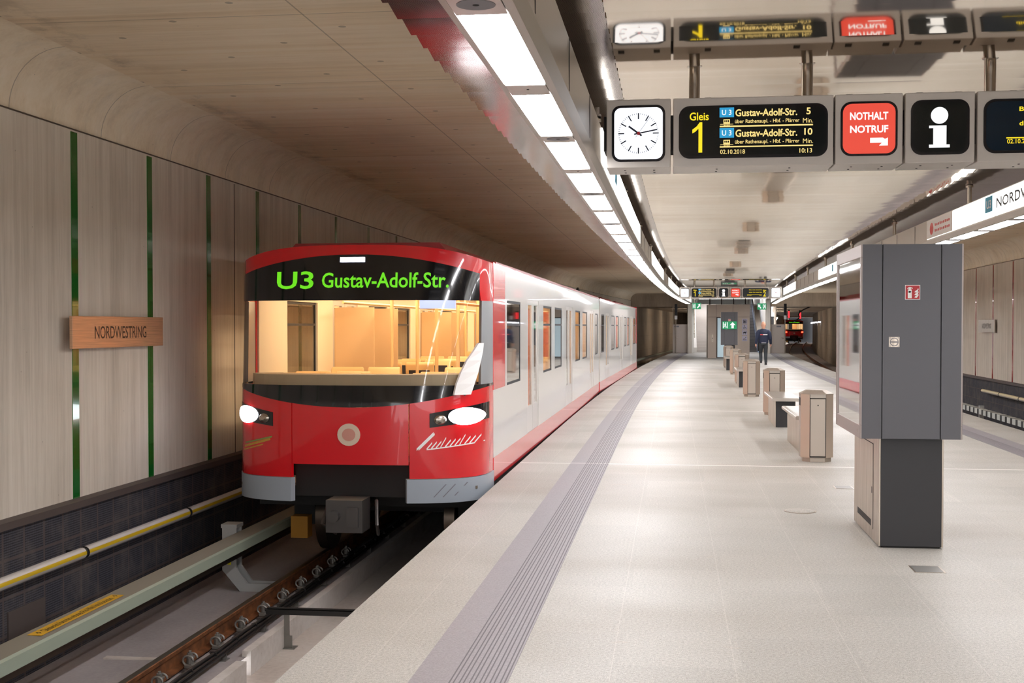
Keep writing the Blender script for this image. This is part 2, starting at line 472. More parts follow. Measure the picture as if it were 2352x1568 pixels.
# ------------------------------------------------------------------ setting: walls, coves, ceilings
R = .5
def cove(sign, xw):
    pts = []
    for k in range(0, 11):
        a = math.radians(9 * k)
        pts.append((xw + sign * (R - R * math.cos(a)), 3.52 + R * math.sin(a)))
    return pts
XL, XR = -5.5, 9.2
YW = [y for y in YS if y <= 88]
YT = [y for y in YS if y >= 88]
struct(MB().sweep([(XL, .09), (XL, 3.52)], YW, S), 'wall_left', [M_WALL])
struct(MB().sweep([(XR, .13), (XR, 3.52)], YW, S), 'wall_right', [M_WALL])
struct(MB().sweep([(XL - .02, 3.5)] + cove(1, XL - .02), YW, S), 'trim_3', [M_COVE], smooth='all')
struct(MB().sweep([(XR + .02, 3.5)] + cove(-1, XR + .02), YW, S), 'trim_4', [M_COVE], smooth='all')
struct(MB().sweep([(XL + .40, 4.021), (1.6, 4.021)], YW, S), 'ceiling_left', [M_CEIL])
struct(MB().sweep([(XR - .40, 4.021), (1.6, 4.021)], YW, S), 'ceiling_right', [M_CEIL])
# dark ledge and acoustic lining at the foot of both track walls
struct(MB().sweep([(XL - .02, .10), (XL + .09, .085), (XL + .09, .022), (XL + .02, .022)], YW, S), 'baseboard_left', [M_LEDGE])
struct(MB().sweep([(XR + .02, .14), (XR - .09, .125), (XR - .09, .062), (XR - .02, .062)], YW, S), 'baseboard_right', [M_LEDGE])
struct(MB().sweep([(XL + .02, .03), (XL + .02, -1.32)], YW, S), 'wall_left_acoustic_lining', [M_ACOU])
struct(MB().sweep([(XR - .02, .07), (XR - .02, -1.32)], YW, S), 'wall_right_acoustic_lining', [M_ACOU])
# blank hatch in the lining
struct(MB().box(XL + .02, XL + .035, 9.45, 10.05, -.96, -.68), 'trim_5', [M_LEDGE])
# enamel strips in the walls
for i, y in enumerate([-2.6, -.9, .75, 2.4, 4.05, 5.7, 7.36, 9.02, 10.69, 12.33, 13.99, 15.72, 17.58, 19.55, 21.7, 23.9, 26.1, 28.3, 30.5, 32.7, 34.9]):
    struct(MB().box(XL - .01 + S(y), XL + .006 + S(y), y - .06, y + .06, .09, 3.49), 'trim_%d' % (10 + i), [M_GREENSTRIP])
for i, y in enumerate([24.2, 26.4, 28.6, 30.8, 33.0, 35.35, 37.65, 39.9, 42.2, 44.5]):
    struct(MB().box(XR - .006 + S(y), XR + .01 + S(y), y - .055, y + .055, .13, 3.49), 'trim_%d' % (40 + i), [M_REDSTRIP])
M_JOINT = mat('dirty_joint', '5d5046', .8)
struct(MB().sweep([(XL + .001, 3.507), (XL + .003, 3.507), (XL + .003, 3.521), (XL - .02, 3.521)], YW, S), 'trim_60', [M_JOINT])
struct(MB().sweep([(XR - .001, 3.507), (XR - .003, 3.507), (XR - .003, 3.521), (XR + .02, 3.521)], YW, S), 'trim_61', [M_JOINT])
# thin panel joints of the wall
for i, y in enumerate([14.85]):
    struct(MB().box(XL - .01, XL + .003, y - .008, y + .008, .09, 3.49), 'trim_6', [M_SEAM])
# track beds
tb = MB()
tb.sweep([(XL, -1.3), (-5.17, -1.3), (-5.15, -1.2), (-4.35, -1.19), (-4.35, -1.14), (-3.62, -1.14)], YS, S, 0)
struct(tb, 'floor_track_left_slab', [M_BED])
tr_ = MB(); tr_.sweep([(-3.62, -1.3), (-2.95, -1.3), (-2.95, -1.14), (-2.2, -1.14), (-1.1, -1.14)], YS, S, 0)
struct(tr_, 'floor_track_left_trough', [M_TROUGH])
pk = MB()
pk.sweep([(-3.66, -1.31), (-3.66, -1.09), (-3.58, -1.09), (-3.58, -1.31)], [10.02, 12, 15, 18, 22, 30, 40, 60], S, 0, True)
pk.sweep([(-3.60, -1.31), (-3.60, -1.09), (-3.51, -1.09), (-3.51, -1.31)], [0, 5, 9.72], S, 0, True)
struct(pk, 'trim_7', [M_PALE])
# shallow drain slots across the slab
struct(MB().box(-4.9, -4.36, 9.98, 10.06, -1.2, -1.185), 'trim_8', [M_TROUGH])
tb = MB(); tb.sweep([(XR, -1.3), (8.9, -1.3), (8.85, -1.2), (5.0, -1.18)], YS, S, 0)
struct(tb, 'floor_track_right_slab', [M_BED])
# tunnels beyond the platform: walls, roofs, portal beams
for nm, prof in (('wall_tunnel_left_outer', [(XL + .12, -1.3), (XL + .12, 3.1)]), ('wall_tunnel_right_outer', [(XR - .12, -1.3), (XR - .12, 3.1)]),
                 ('wall_tunnel_left_inner', [(-1.35, -1.3), (-1.35, 3.1)]), ('wall_tunnel_right_inner', [(4.75, -1.3), (4.75, 3.1)])):
    struct(MB().sweep(prof, YT, S), nm, [M_TUNNEL])
struct(MB().sweep([(XL, 3.1), (-1.2, 3.1)], YT, S), 'ceiling_tunnel_left', [M_TUNNEL])
struct(MB().sweep([(4.6, 3.1), (XR, 3.1)], YT, S), 'ceiling_tunnel_right', [M_TUNNEL])
s88 = S(88)
struct(MB().box(XL + s88 - .2, -1.0 + s88, 88, 88.6, 3.06, 4.1), 'beam_portal_left', [M_TUNNEL])
struct(MB().box(4.3 + s88, XR + s88 + .2, 88, 88.6, 3.06, 4.1), 'beam_portal_right', [M_TUNNEL])
struct(MB().box(XL + S(214) - 1, XR + S(214) + 1, 214, 214.3, -1.4, 3.3), 'wall_tunnel_end', [M_BLACK])  # black sheet, its colour stands for the darkness further down the tunnel

# ------------------------------------------------------------------ setting: shingled metal ceiling
cm = MB()
pitch = .352
k0 = -40
for k in range(k0, 205):
    ya = 6.57 + pitch * (k - 1); yb = ya + pitch + .012
    o = B((ya + yb) / 2); wob = random.uniform(-.0035, .0035); wob2 = random.uniform(-.0035, .0035)
    zl = 3.38 + wob
    def quad(xa, xb, mi):
        cx_ = 1.44
        pts = []
        for t in range(5):                       # slightly sagging sheet, far edge folded low
            f = t / 4.0
            y = ya + (yb - ya) * f
            z = 3.432 + (zl - 3.432) * f - .0022 * math.sin(math.pi * f)
            pts.append((y, z))
        for side in ((xa, xb),):
            n0 = len(cm.v)
            for (y, z) in pts:
                cm.v.append((xa + o, y, z + wob2 * (xa - cx_) / 3)); cm.v.append((xb + o, y, z + wob2 * (xb - cx_) / 3))
            for t in range(4):
                cm.f.append((n0 + 2 * t, n0 + 2 * t + 1, n0 + 2 * t + 3, n0 + 2 * t + 2)); cm.m.append(mi)
            # fold at the low edge
            y, z = pts[-1]
            n1 = len(cm.v)
            cm.v += [(xa + o, y, z + wob2 * (xa - cx_) / 3), (xb + o, y, z + wob2 * (xb - cx_) / 3), (xb + o, y + .001, z + .03), (xa + o, y + .001, z + .03)]
            cm.f.append((n1, n1 + 1, n1 + 2, n1 + 3)); cm.m.append(mi)
    quad(-1.50, -.372, 1); quad(-.366, 3.246, 0); quad(3.252, 4.38, 1)
struct(cm, 'ceiling', [M_MIRROR, M_PERF], smooth=True)

# ------------------------------------------------------------------ light bands over both platform edges
def light_band(label, side, lit, extra):
    """side -1: left of the platform, face to +x ; side +1: mirrored"""
    r = thing('light_band', label, 'light', (0, 0, 0))
    X = (lambda a: a) if side < 0 else (lambda a: 2.88 - a)     # mirror about the platform axis x = 1.44
    Y0 = -7.5
    ys = [Y0 + .375 * k for k in range(int((62.6 - Y0) / .375) + 1)]
    prof = [(-.81, 2.86), (-.79, 2.80), (-.765, 2.80), (-.765, 2.815), (-.575, 2.815), (-.575, 2.80), (-.54, 2.80), (-.51, 2.85), (-.515, 3.13), (-.54, 3.14), (-.79, 3.14), (-.81, 3.12)]
    h = MB(); h.sweep([(X(a), b) for a, b in prof], ys, B, 0, True)
    # panel seams of the fascia
    for y in [k * 1.51 for k in range(-4, 41)]:
        a, b = sorted((X(-.512), X(-.5085)))
        h.box(a + B(y), b + B(y), y - .006, y + .006, 2.86, 3.12, 1)
    h.build('housing', [M_FASCIA, M_SEAM], r)
    # lamp panels and speaker plates: pitch 1.51 m, first visible panel ends at y 5.53
    lamp0 = speak0 = None
    k = 0
    y = 5.53 - 1.51 * 8
    while y < 62:
        a = B(y - .6)
        p0, p1 = (y - 1.235, y)
        if y - 1.3 > Y0:
            m = MB()
            xa, xb = X(-.762), X(-.578)
            v = [(xa + B(p0), p0, 2.803), (xb + B(p0), p0, 2.803), (xb + B(p1), p1, 2.803), (xa + B(p1), p1, 2.803)]
            v += [(q[0], q[1], 2.814) for q in v]
            m.add(v, [(3, 2, 1, 0), (4, 5, 6, 7), (0, 1, 5, 4), (1, 2, 6, 5), (2, 3, 7, 6), (3, 0, 4, 7)])
            m.build('diffuser', [M_LAMP], r)
            m = MB(); q0, q1 = y + .02, y + .255
            v = [(xa + B(q0), q0, 2.797), (xb + B(q0), q0, 2.797), (xb + B(q1), q1, 2.797), (xa + B(q1), q1, 2.797)]
            v += [(q[0], q[1], 2.814) for q in v]
            m.add(v, [(3, 2, 1, 0), (4, 5, 6, 7), (0, 1, 5, 4), (1, 2, 6, 5), (2, 3, 7, 6), (3, 0, 4, 7)])
            xc = (xa + xb) / 2 + B(y + .13)
            if k % 2 == 1:
                m.prism(circle(xc, y + .12, .068, 20), 'z', 2.7955, 2.797, 1)
                m.prism(circle(xc, y + .12, .012, 12), 'z', 2.795, 2.797, 2)
            else:
                m.prism(circle(xc, y + .12, .006, 8), 'z', 2.795, 2.797, 2)
            m.build('speaker_plate' if k % 2 == 1 else 'joint_plate', [M_FASCIA2, M_GREYPRINT, M_SEAM], r)
        y += 1.51; k += 1
    # hanger rods up to the metal ceiling
    y = -5.9
    while y < 62:
        xc = X(-.63) + B(y)
        m = MB(); m.tube([(xc, y, 3.13), (xc, y, 3.42)], .028, 12); m.tube([(xc, y, 3.36), (xc, y, 3.385)], .045, 12)
        m.build('hanger_rod', [M_STEEL], r, smooth=True)
        y += 5.3
    # lit sign boxes in the face
    for i, (a, b) in enumerate(lit):
        n = max(2, int((b - a) / .6))
        m = MB()
        ys2 = [a + (b - a) * t / n for t in range(n + 1)]
        x0, x1 = X(-.513), X(-.502)
        m.sweep([(x0, 2.87), (x1, 2.87), (x1, 3.115), (x0, 3.115)], ys2, B, 0, True)
        g = m.build('lit_sign', [M_LITSIGN], r)
        extra(g, i, a, b, X, side)
    return r
def face_map(X, side, y0, y1, z0, z1):
    """u runs in reading direction on the band face"""
    ya, yb = (y1, y0) if side > 0 else (y0, y1)
    def M(u, v):
        y = ya + (yb - ya) * u
        return (X(-.5005) + B(y), y, z0 + (z1 - z0) * v)
    return M
def mark_box(mb, M, mi, u0=0, u1=1, v0=0, v1=1):
    mb.add([M(u0, v0), M(u1, v0), M(u1, v1), M(u0, v1)], [(0, 1, 2, 3)], mi)
def extra_left(g, i, a, b, X, side):
    if i > 1: return
    o = (10.6, 11.3, 13.3) if i == 0 else (25.5, 26.2, 28.6)
    m = MB(); mark_box(m, face_map(X, side, o[0], o[0] + .35, 2.94, 3.08), 0); m.build('line_badge', [M_BADGE], g)
    m = MB(); text(m, 'NORDWESTRING', face_map(X, side, o[1], o[2], 2.94, 3.05)); m.build('lettering', [M_TXTGREY], g)
def extra_right(g, i, a, b, X, side):
    if i > 1: return
    if i == 0:
        m = MB(); mark_box(m, face_map(X, side, 13.66, 13.98, 2.93, 3.10), 0)
        M = face_map(X, side, 13.72, 13.92, 2.97, 3.06)
        text(m, 'U3', lambda u, v: (M(u, v)[0] - .0006, M(u, v)[1], M(u, v)[2]), 1, .02); m.build('line_badge', [M_BADGE, M_WHITE], g)
        m = MB(); text(m, 'NORDWESTRING', face_map(X, side, 11.0, 13.5, 2.945, 3.055), 0, .02); m.build('lettering', [M_TXTGREY], g)
        m = MB(); N2 = face_map(X, side, 15.6, 17.2, 2.87, 3.115)
        mark_box(m, N2, 1)
        c = [N2(.2 + .075 * math.cos(t * .5236), .5 + .33 * math.sin(t * .5236)) for t in range(12)]
        m.add([(p[0] - .0006, p[1], p[2]) for p in c], [tuple(range(12))], 0)
        for rr, vv in ((0, .58), (1, .27)):
            for kk in range(9):
                P = [N2(.33 + kk * .065, vv), N2(.33 + kk * .065 + .045, vv), N2(.33 + kk * .065 + .045, vv + .12), N2(.33 + kk * .065, vv + .12 + .04 * (kk % 3 == 0))]
                m.add([(p[0] - .0006, p[1], p[2]) for p in P], [(0, 1, 2, 3)], 0)
        m.build('red_notice', [M_REDPRINT, M_WHITE], g)
    else:
        m = MB(); mark_box(m, face_map(X, side, 28.2, 28.5, 2.93, 3.09), 0); m.build('line_badge', [M_BADGE], g)
        m = MB(); text(m, 'NORDWESTRING', face_map(X, side, 25.6, 28.0, 2.945, 3.055)); m.build('lettering', [M_TXTGREY], g)
light_band('long curved light band of lamp panels over the platform edge beside the red train', -1,
           [(8.75, 17.4), (23.3, 31.3), (36.0, 46.5), (51.0, 61.0)], extra_left)
light_band('long light band with lit station-name sign above the big grey information pillar', 1,
           [(9.6, 17.2), (25.6, 31.7), (40.0, 43.2), (43.5, 47.0), (52.0, 61.0)], extra_right)

# ------------------------------------------------------------------ hanging sign boxes (front row)
YSG = 7.95
def box_unit(name, label, cat, x0, x1, y, z0, z1, d, poles, group=None, k=1.0, zc=3.41):
    r = thing(name, label, cat, ((x0 + x1) / 2, y, z0), 0, group)
    og = ((x0 + x1) / 2, y, z0)
    MB().box(x0, x1, y, y + d, z0, z1).build('housing', [M_SIGNBOX], r, bevel=.006, org=og)
    for px_ in poles:
        yp = y + d * .5
        m = MB(); m.tube([(px_, yp, z1 - .01), (px_, yp, zc)], .036 * k, 20); m.tube([(px_, yp, zc - .012), (px_, yp, zc)], .05 * k, 20)
        m.tube([(px_, yp, z1), (px_, yp, z1 + .012)], .055 * k, 20)
        m.build('hanger_pole', [M_STEEL], r, smooth=True, org=og)
    for px_ in (x0 + (x1 - x0) * .22, x0 + (x1 - x0) * .78):
        MB().box(px_ - .02, px_ + .02, y + .03, y + .07, z1, z1 + .006).build('lid_catch', [M_SEAM], r, org=og)
    m = MB()
    for px_ in ((x0 + x1) / 2 - (x1 - x0) * .22, (x0 + x1) / 2 + (x1 - x0) * .24):
        m.prism(circle(px_, y + d * .35, .007, 10), 'z', z0 - .003, z0 + .001)
        m.prism(circle(px_, y + d * .7, .007, 10), 'z', z0 - .003, z0 + .001)
    m.build('screw', [M_SEAM], r, org=og)
    if not poles:
        connector(r, og, x0 - .006, y, z0, z1, d); connector(r, og, x1 + .007, y, z0, z1, d)
    return r, og
def connector(r, og, x, y, z0, z1, d):
    m = MB(); m.box(x - .014, x + .014, y + .05, y + d - .05, z0 + .12, z1 - .10); m.build('connector', [M_SEAM], r, org=og)
def bezel_screen(r, og, x0, x1, z0, z1, y, rad, screen, bez=.016, nm='screen'):
    m = MB(); m.prism(rrect(x0, x1, z0, z1, rad), 'y', y - .004, y + .01); m.build('bezel', [M_BEZEL], r, org=og)
    s = MB(); s.prism(rrect(x0 + bez, x1 - bez, z0 + bez, z1 - bez, max(.004, rad - bez * .7)), 'y', y - .006, y - .003)
    return s.build(nm, [screen], r, org=og)
def clock_unit(label, x0, x1, y, z0, z1, d, poles, k=1.0, zc=3.41, times=(10, 13.2, 6)):
    r, og = box_unit('platform_clock', label, 'clock', x0, x1, y, z0, z1, d, poles, 'platform clocks', k, zc)
    cx_, cz_ = (x0 + x1) / 2, (z0 + z1) / 2
    hw = (x1 - x0) * .44
    bezel_screen(r, og, cx_ - hw + .01, cx_ + hw - .01, cz_ - hw * 1.0, cz_ + hw * 1.0, y, hw * .3, M_CLOCK, .016, 'dial')
    R_ = hw * .72; yy = y - .0068
    m = MB()
    def bar(ang, r0, r1, wd, mb, off=0.0):
        a = math.radians(90 - ang); dx, dz = math.cos(a), math.sin(a); nx, nz = -dz * wd / 2, dx * wd / 2
        mb.add([(cx_ + dx * r0 + nx, yy - off, cz_ + dz * r0 + nz), (cx_ + dx * r1 + nx, yy - off, cz_ + dz * r1 + nz),
                (cx_ + dx * r1 - nx, yy - off, cz_ + dz * r1 - nz), (cx_ + dx * r0 - nx, yy - off, cz_ + dz * r0 - nz)], [(0, 1, 2, 3)])
    for t in range(60):
        if t % 5: bar(t * 6, R_ * .92, R_, R_ * .022, m)
        else: bar(t * 6, R_ * (.70 if True else .8), R_, R_ * .06, m)
    m.build('minute_marks', [M_NAVY], r, org=og)
    hh, mm, ss = times
    m = MB(); bar((hh + mm / 60) * 30, -R_ * .2, R_ * .6, R_ * .09, m, .0006); m.build('hour_hand', [M_NAVY], r, org=og)
    m = MB(); bar(mm * 6, -R_ * .22, R_ * .94, R_ * .065, m, .0012); m.build('minute_hand', [M_NAVY], r, org=og)
    m = MB(); bar(ss * 6, -R_ * .25, R_ * .92, R_ * .018, m, .0018); m.build('second_hand', [M_GREYPRINT], r, org=og)
    m = MB(); m.prism(circle(cx_, cz_, R_ * .085, 16), 'y', yy - .0035, yy - .0016); m.build('hub', [M_REDHUB], r, org=og)
    return r
def info_mark(r, og, cx_, z0, z1, y):
    m = MB(); h = z1 - z0; k = h / .27
    m.prism(circle(cx_, z1 - .056 * k, .056 * k, 28), 'y', y - .008, y - .006)
    p = [(-.067, 0), (.067, 0), (.067, .02), (.045, .02), (.045, .147), (-.067, .147), (-.067, .13), (-.04, .13), (-.04, .02), (-.067, .02)]
    m.prism([(cx_ + a * k, z0 + b * k) for a, b in p], 'y', y - .008, y - .006)
    m.build('information_letter', [M_WHITEC], r, org=og)
def train_icon(mb, x0, x1, z0, z1, y, mi):
    w_, h = x1 - x0, z1 - z0
    def bx(a, b, c, d): mb.add([(x0 + a * w_, y, z0 + c * h), (x0 + b * w_, y, z0 + c * h), (x0 + b * w_, y, z0 + d * h), (x0 + a * w_, y, z0 + d * h)], [(0, 1, 2, 3)], mi)
    bx(.25, .75, .28, .55); bx(.25, .75, .85, 1.0); bx(.25, .32, .55, .85); bx(.68, .75, .55, .85); bx(.42, .46, .55, .85); bx(.54, .58, .55, .85)
    bx(0, 1, .18, .25)
    for t in range(4): bx(.28 + t * .12, .36 + t * .12, 0, .12)
def departure_rows(r, og, bx_, y, kind='A'):
    """bx_: function of a (u, v) in the front row's pixel frame 1560..1900 x 243..360"""
    m = MB(); yy = y - .0068
    def T(s, x0, x1, y0, y1, mi, bold=.012):
        a = bx_(x0, y1); b = bx_(x1, y0)
        text(m, s, lambda u, v: (a[0] + (b[0] - a[0]) * u, yy, a[1] + (b[1] - a[1]) * v), mi, bold)
    def L(x0, x1, y0, y1, mi, d=0.0):
        a = bx_(x0, y1); b = bx_(x1, y0)
        m.add([(a[0], yy - d, a[1]), (b[0], yy - d, a[1]), (b[0], yy - d, b[1]), (a[0], yy - d, b[1])], [(0, 1, 2, 3)], mi)
    def ONE(x0, x1, y0, y1):
        a = bx_(x0, y1); b = bx_(x1, y0)
        m.add([(a[0] + (b[0] - a[0]) * u, yy, a[1] + (b[1] - a[1]) * v) for u, v in ((.62, 0), (1, 0), (1, 1), (.74, 1), (.45, .87), (0, .76), (0, .635), (.3, .69), (.62, .79))], [tuple(range(9))], 0)
    if kind == 'A':
        T('Gleis', 1584, 1628, 258, 277.5, 0, .014); ONE(1590, 1613, 281, 351)
        for dy, mn in ((0, '5'), (47, '10')):
            L(1652.5, 1686, 247 + dy, 270 + dy, 2)
            a = bx_(1658, 265 + dy); b = bx_(1680, 252 + dy)
            text(m, 'U 3', lambda u, v: (a[0] + (b[0] - a[0]) * u, yy - .0005, a[1] + (b[1] - a[1]) * v), 3, .015)
            T('Gustav-Adolf-Str.', 1689, 1831, 248 + dy, 268 + dy, 1, .022)
            T(mn, 1852 if mn == '5' else 1847, 1862 if mn == '5' else 1866, 247 + dy, 263 + dy, 1, .02)
            a = bx_(1654, 289 + dy); b = bx_(1684, 274 + dy); train_icon(m, a[0], b[0], a[1], b[1], yy, 1)
            T('\u00fcber Rathenaupl. - Hbf. - Pl\u00e4rrer', 1688, 1836, 271.5 + dy, 286 + dy, 1, .008)
            T('Min.', 1844, 1867, 271 + dy, 282 + dy, 1, 0.0)
            L(1653, 1867, 288 + dy, 289.2 + dy, 1)
        T('02.10.2018', 1654, 1711, 343, 354, 1, .01); T('10:13', 1836, 1865, 340, 351, 1, .01)
    else:
        T('Bitte nicht einsteigen.', 1636, 1812, 257, 274, 0, .02)
        T('dieser Zug endet hier.', 1636, 1812, 289, 306, 0, .02)
        L(1608, 1806, 328, 329.2, 0)
        T('02.10.2018', 1610, 1668, 332, 343, 0, .01); T('10:13', 1776, 1804, 331, 342, 0, .01)
        if kind == 'C':
            T('Gleis', 1822, 1866, 258, 277.5, 0, .014); T('2', 1826, 1862, 281, 351, 0, .01)
    return m.build('display_text', [M_YEL, M_CREAM, M_UBLUE, M_WHITEC], r, org=og)
def nothalt(r, og, bx_, y, x_of=(1952, 2040)):
    m = MB(); yy = y - .0068
    for s, y0, y1 in (('NOTHALT', 256.5, 276.5), ('NOTRUF', 287, 306)):
        a = bx_(1952, y1); b = bx_(2040, y0)
        text(m, s, lambda u, v: (a[0] + (b[0] - a[0]) * u, yy, a[1] + (b[1] - a[1]) * v), 0, .03)
    a = bx_(1998, 335); b = bx_(2039, 316); W, H = b[0] - a[0], b[1] - a[1]
    p = [(0, .36), (0, 1), (.72, 1), (.84, .84), (1, 1), (1, 0), (.5, 0), (.66, .36)]
    m.add([(a[0] + u * W, yy, a[1] + v * H) for u, v in p], [tuple(range(len(p)))], 0)
    m.build('emergency_lettering', [M_WHITEC], r, org=og)
def frontmap(px, py): return at(px, py, YSG)
ZB0, ZB1, DP = 2.722, 3.163, .36
clock_unit('large square white clock box at the end of the near sign row', -.429, -.016, YSG, ZB0, ZB1, DP, [])
r, og = box_unit('departure_display', 'near hanging departure display reading Gleis 1 and Gustav-Adolf-Str.', 'display', 0.0, 1.007, YSG, ZB0, ZB1, DP, [.137, .862], 'departure displays')
bezel_screen(r, og, .036, .972, 2.774, 3.111, YSG, .07, M_SCREEN)
departure_rows(r, og, frontmap, YSG)
r, og = box_unit('emergency_sign', 'near red lit sign box reading NOTHALT NOTRUF with white arrow', 'sign', 1.017, 1.432, YSG, ZB0, ZB1, DP, [], 'emergency signs')
bezel_screen(r, og, 1.05, 1.40, 2.772, 3.115, YSG, .065, M_EMRED, .014)
nothalt(r, og, frontmap, YSG)
r, og = box_unit('information_sign', 'near black sign box with large white letter i beside the red emergency sign', 'sign', 1.446, 1.868, YSG, ZB0, ZB1, DP, [], 'information signs')
bezel_screen(r, og, 1.48, 1.835, 2.772, 3.115, YSG, .065, M_SCREEN, .014)
a = at(2157, 339, YSG); b = at(2157, 246, YSG); info_mark(r, og, a[0], a[1], b[1], YSG)
r, og = box_unit('departure_display', 'near hanging display cut by the photo edge, showing Bitte in yellow', 'display', 1.882, 2.89, YSG, ZB0, ZB1, DP, [2.0, 2.75], 'departure displays')
bezel_screen(r, og, 1.918, 2.854, 2.774, 3.111, YSG, .07, M_SCREENB)
X5 = 1.882
departure_rows(r, og, lambda px, py: (lambda q: (q[0] + X5 - .0 + (.0 if px < 0 else 0), q[1]))(at(px, py, YSG)), YSG, 'B')

# far sign row, y = 46.5
YF = 46.5
def farbox(x0px, x1px): return (at(x0px, 748, YF)[0], at(x1px, 748, YF)[0])
fz0, fz1 = 2.72, 3.16
a, b = farbox(1560, 1584.8)
clock_unit('small distant white clock box beside the far Gleis 1 display', a + .014, b, YF, fz0, fz1, .36, [], zc=3.42)
a, b = farbox(1585.8, 1647.5); fx = a
r, og = box_unit('departure_display', 'far hanging departure display for Gleis 1 with blue line badges', 'display', a, b, YF, fz0, fz1, .36, [a + .15, b - .12], 'departure displays', zc=3.42)
bezel_screen(r, og, a + .035, b - .035, fz0 + .05, fz1 - .05, YF, .07, M_SCREEN)
departure_rows(r, og, lambda px, py: (lambda q: (q[0] - 0.0 + fx, q[1]))(at(px, py, YSG)), YF)
a, b = farbox(1648.5, 1675)
r, og = box_unit('information_sign', 'far black sign box with white letter i above the lift', 'sign', a, b, YF, fz0, fz1, .36, [], 'information signs', zc=3.42)
bezel_screen(r, og, a + .04, b - .04, fz0 + .05, fz1 - .05, YF, .065, M_SCREEN, .014)
info_mark(r, og, (a + b) / 2, fz0 + .085, fz0 + .355, YF)
a, b = farbox(1676, 1702.5); ea = a
r, og = box_unit('emergency_sign', 'far red lit NOTHALT NOTRUF sign box above the lift', 'sign', a, b, YF, fz0, fz1, .36, [], 'emergency signs', zc=3.42)
bezel_screen(r, og, a + .035, b - .035, fz0 + .05, fz1 - .05, YF, .065, M_EMRED, .014)
nothalt(r, og, lambda px, py: (lambda q: (q[0] - 1.017 + ea, q[1]))(at(px, py, YSG)), YF)
a, b = farbox(1703.5, 1767.5); gx = a
r, og = box_unit('departure_display', 'far hanging departure display for Gleis 2 with yellow text', 'display', a, b, YF, fz0, fz1, .36, [a + .12, b - .15], 'departure displays', zc=3.42)
bezel_screen(r, og, a + .035, b - .035, fz0 + .05, fz1 - .05, YF, .07, M_SCREEN)
departure_rows(r, og, lambda px, py: (lambda q: (q[0] + gx + .02, q[1]))(at(px, py, YSG)), YF, 'C')
a, b = farbox(1768.5, 1795)
clock_unit('small distant white clock box beside the far Gleis 2 display', a, b, YF, fz0, fz1, .36, [], zc=3.42)

# ------------------------------------------------------------------ station name plates on the track walls
def name_plate(label, x, y0, y1, z0, z1, sgn, metal, tx):
    og = (x, (y0 + y1) / 2, (z0 + z1) / 2)
    r = thing('station_name_plate', label, 'sign', og, 0, 'station name plates')
    a, b = sorted((x, x - sgn * .03))
    MB().box(a, b, y0, y1, z0, z1).build('plate', [metal], r, bevel=.003, org=og)
    for yy in (y0 + .25, y1 - .25):
        a, b = sorted((x - sgn * .025, x - sgn * .12))
        MB().box(a, b, yy - .03, yy + .03, z0 + .06, z1 - .06).build('wall_mount', [M_LEDGE], r, org=og)
    m = MB(); ya, yb, za, zb = tx
    if sgn < 0: ya, yb = yb, ya
    text(m, 'NORDWESTRING', lambda u, v: (x + sgn * .0012, ya + (yb - ya) * u, za + (zb - za) * v), 0, .006)
    m.build('lettering', [M_SIGNTXT], r, org=og)
name_plate('copper NORDWESTRING station name plate on the concrete wall with green strips', -5.385, 10.42, 12.40, 1.49, 1.79, 1, M_COPPER, (10.85, 11.98, 1.578, 1.698))
name_plate('grey NORDWESTRING station name plate on the concrete wall with red strips', 9.2 + S(38) - .1, 37.1, 39.0, 1.50, 1.88, -1, M_BRUSH, (37.5, 38.55, 1.62, 1.77))

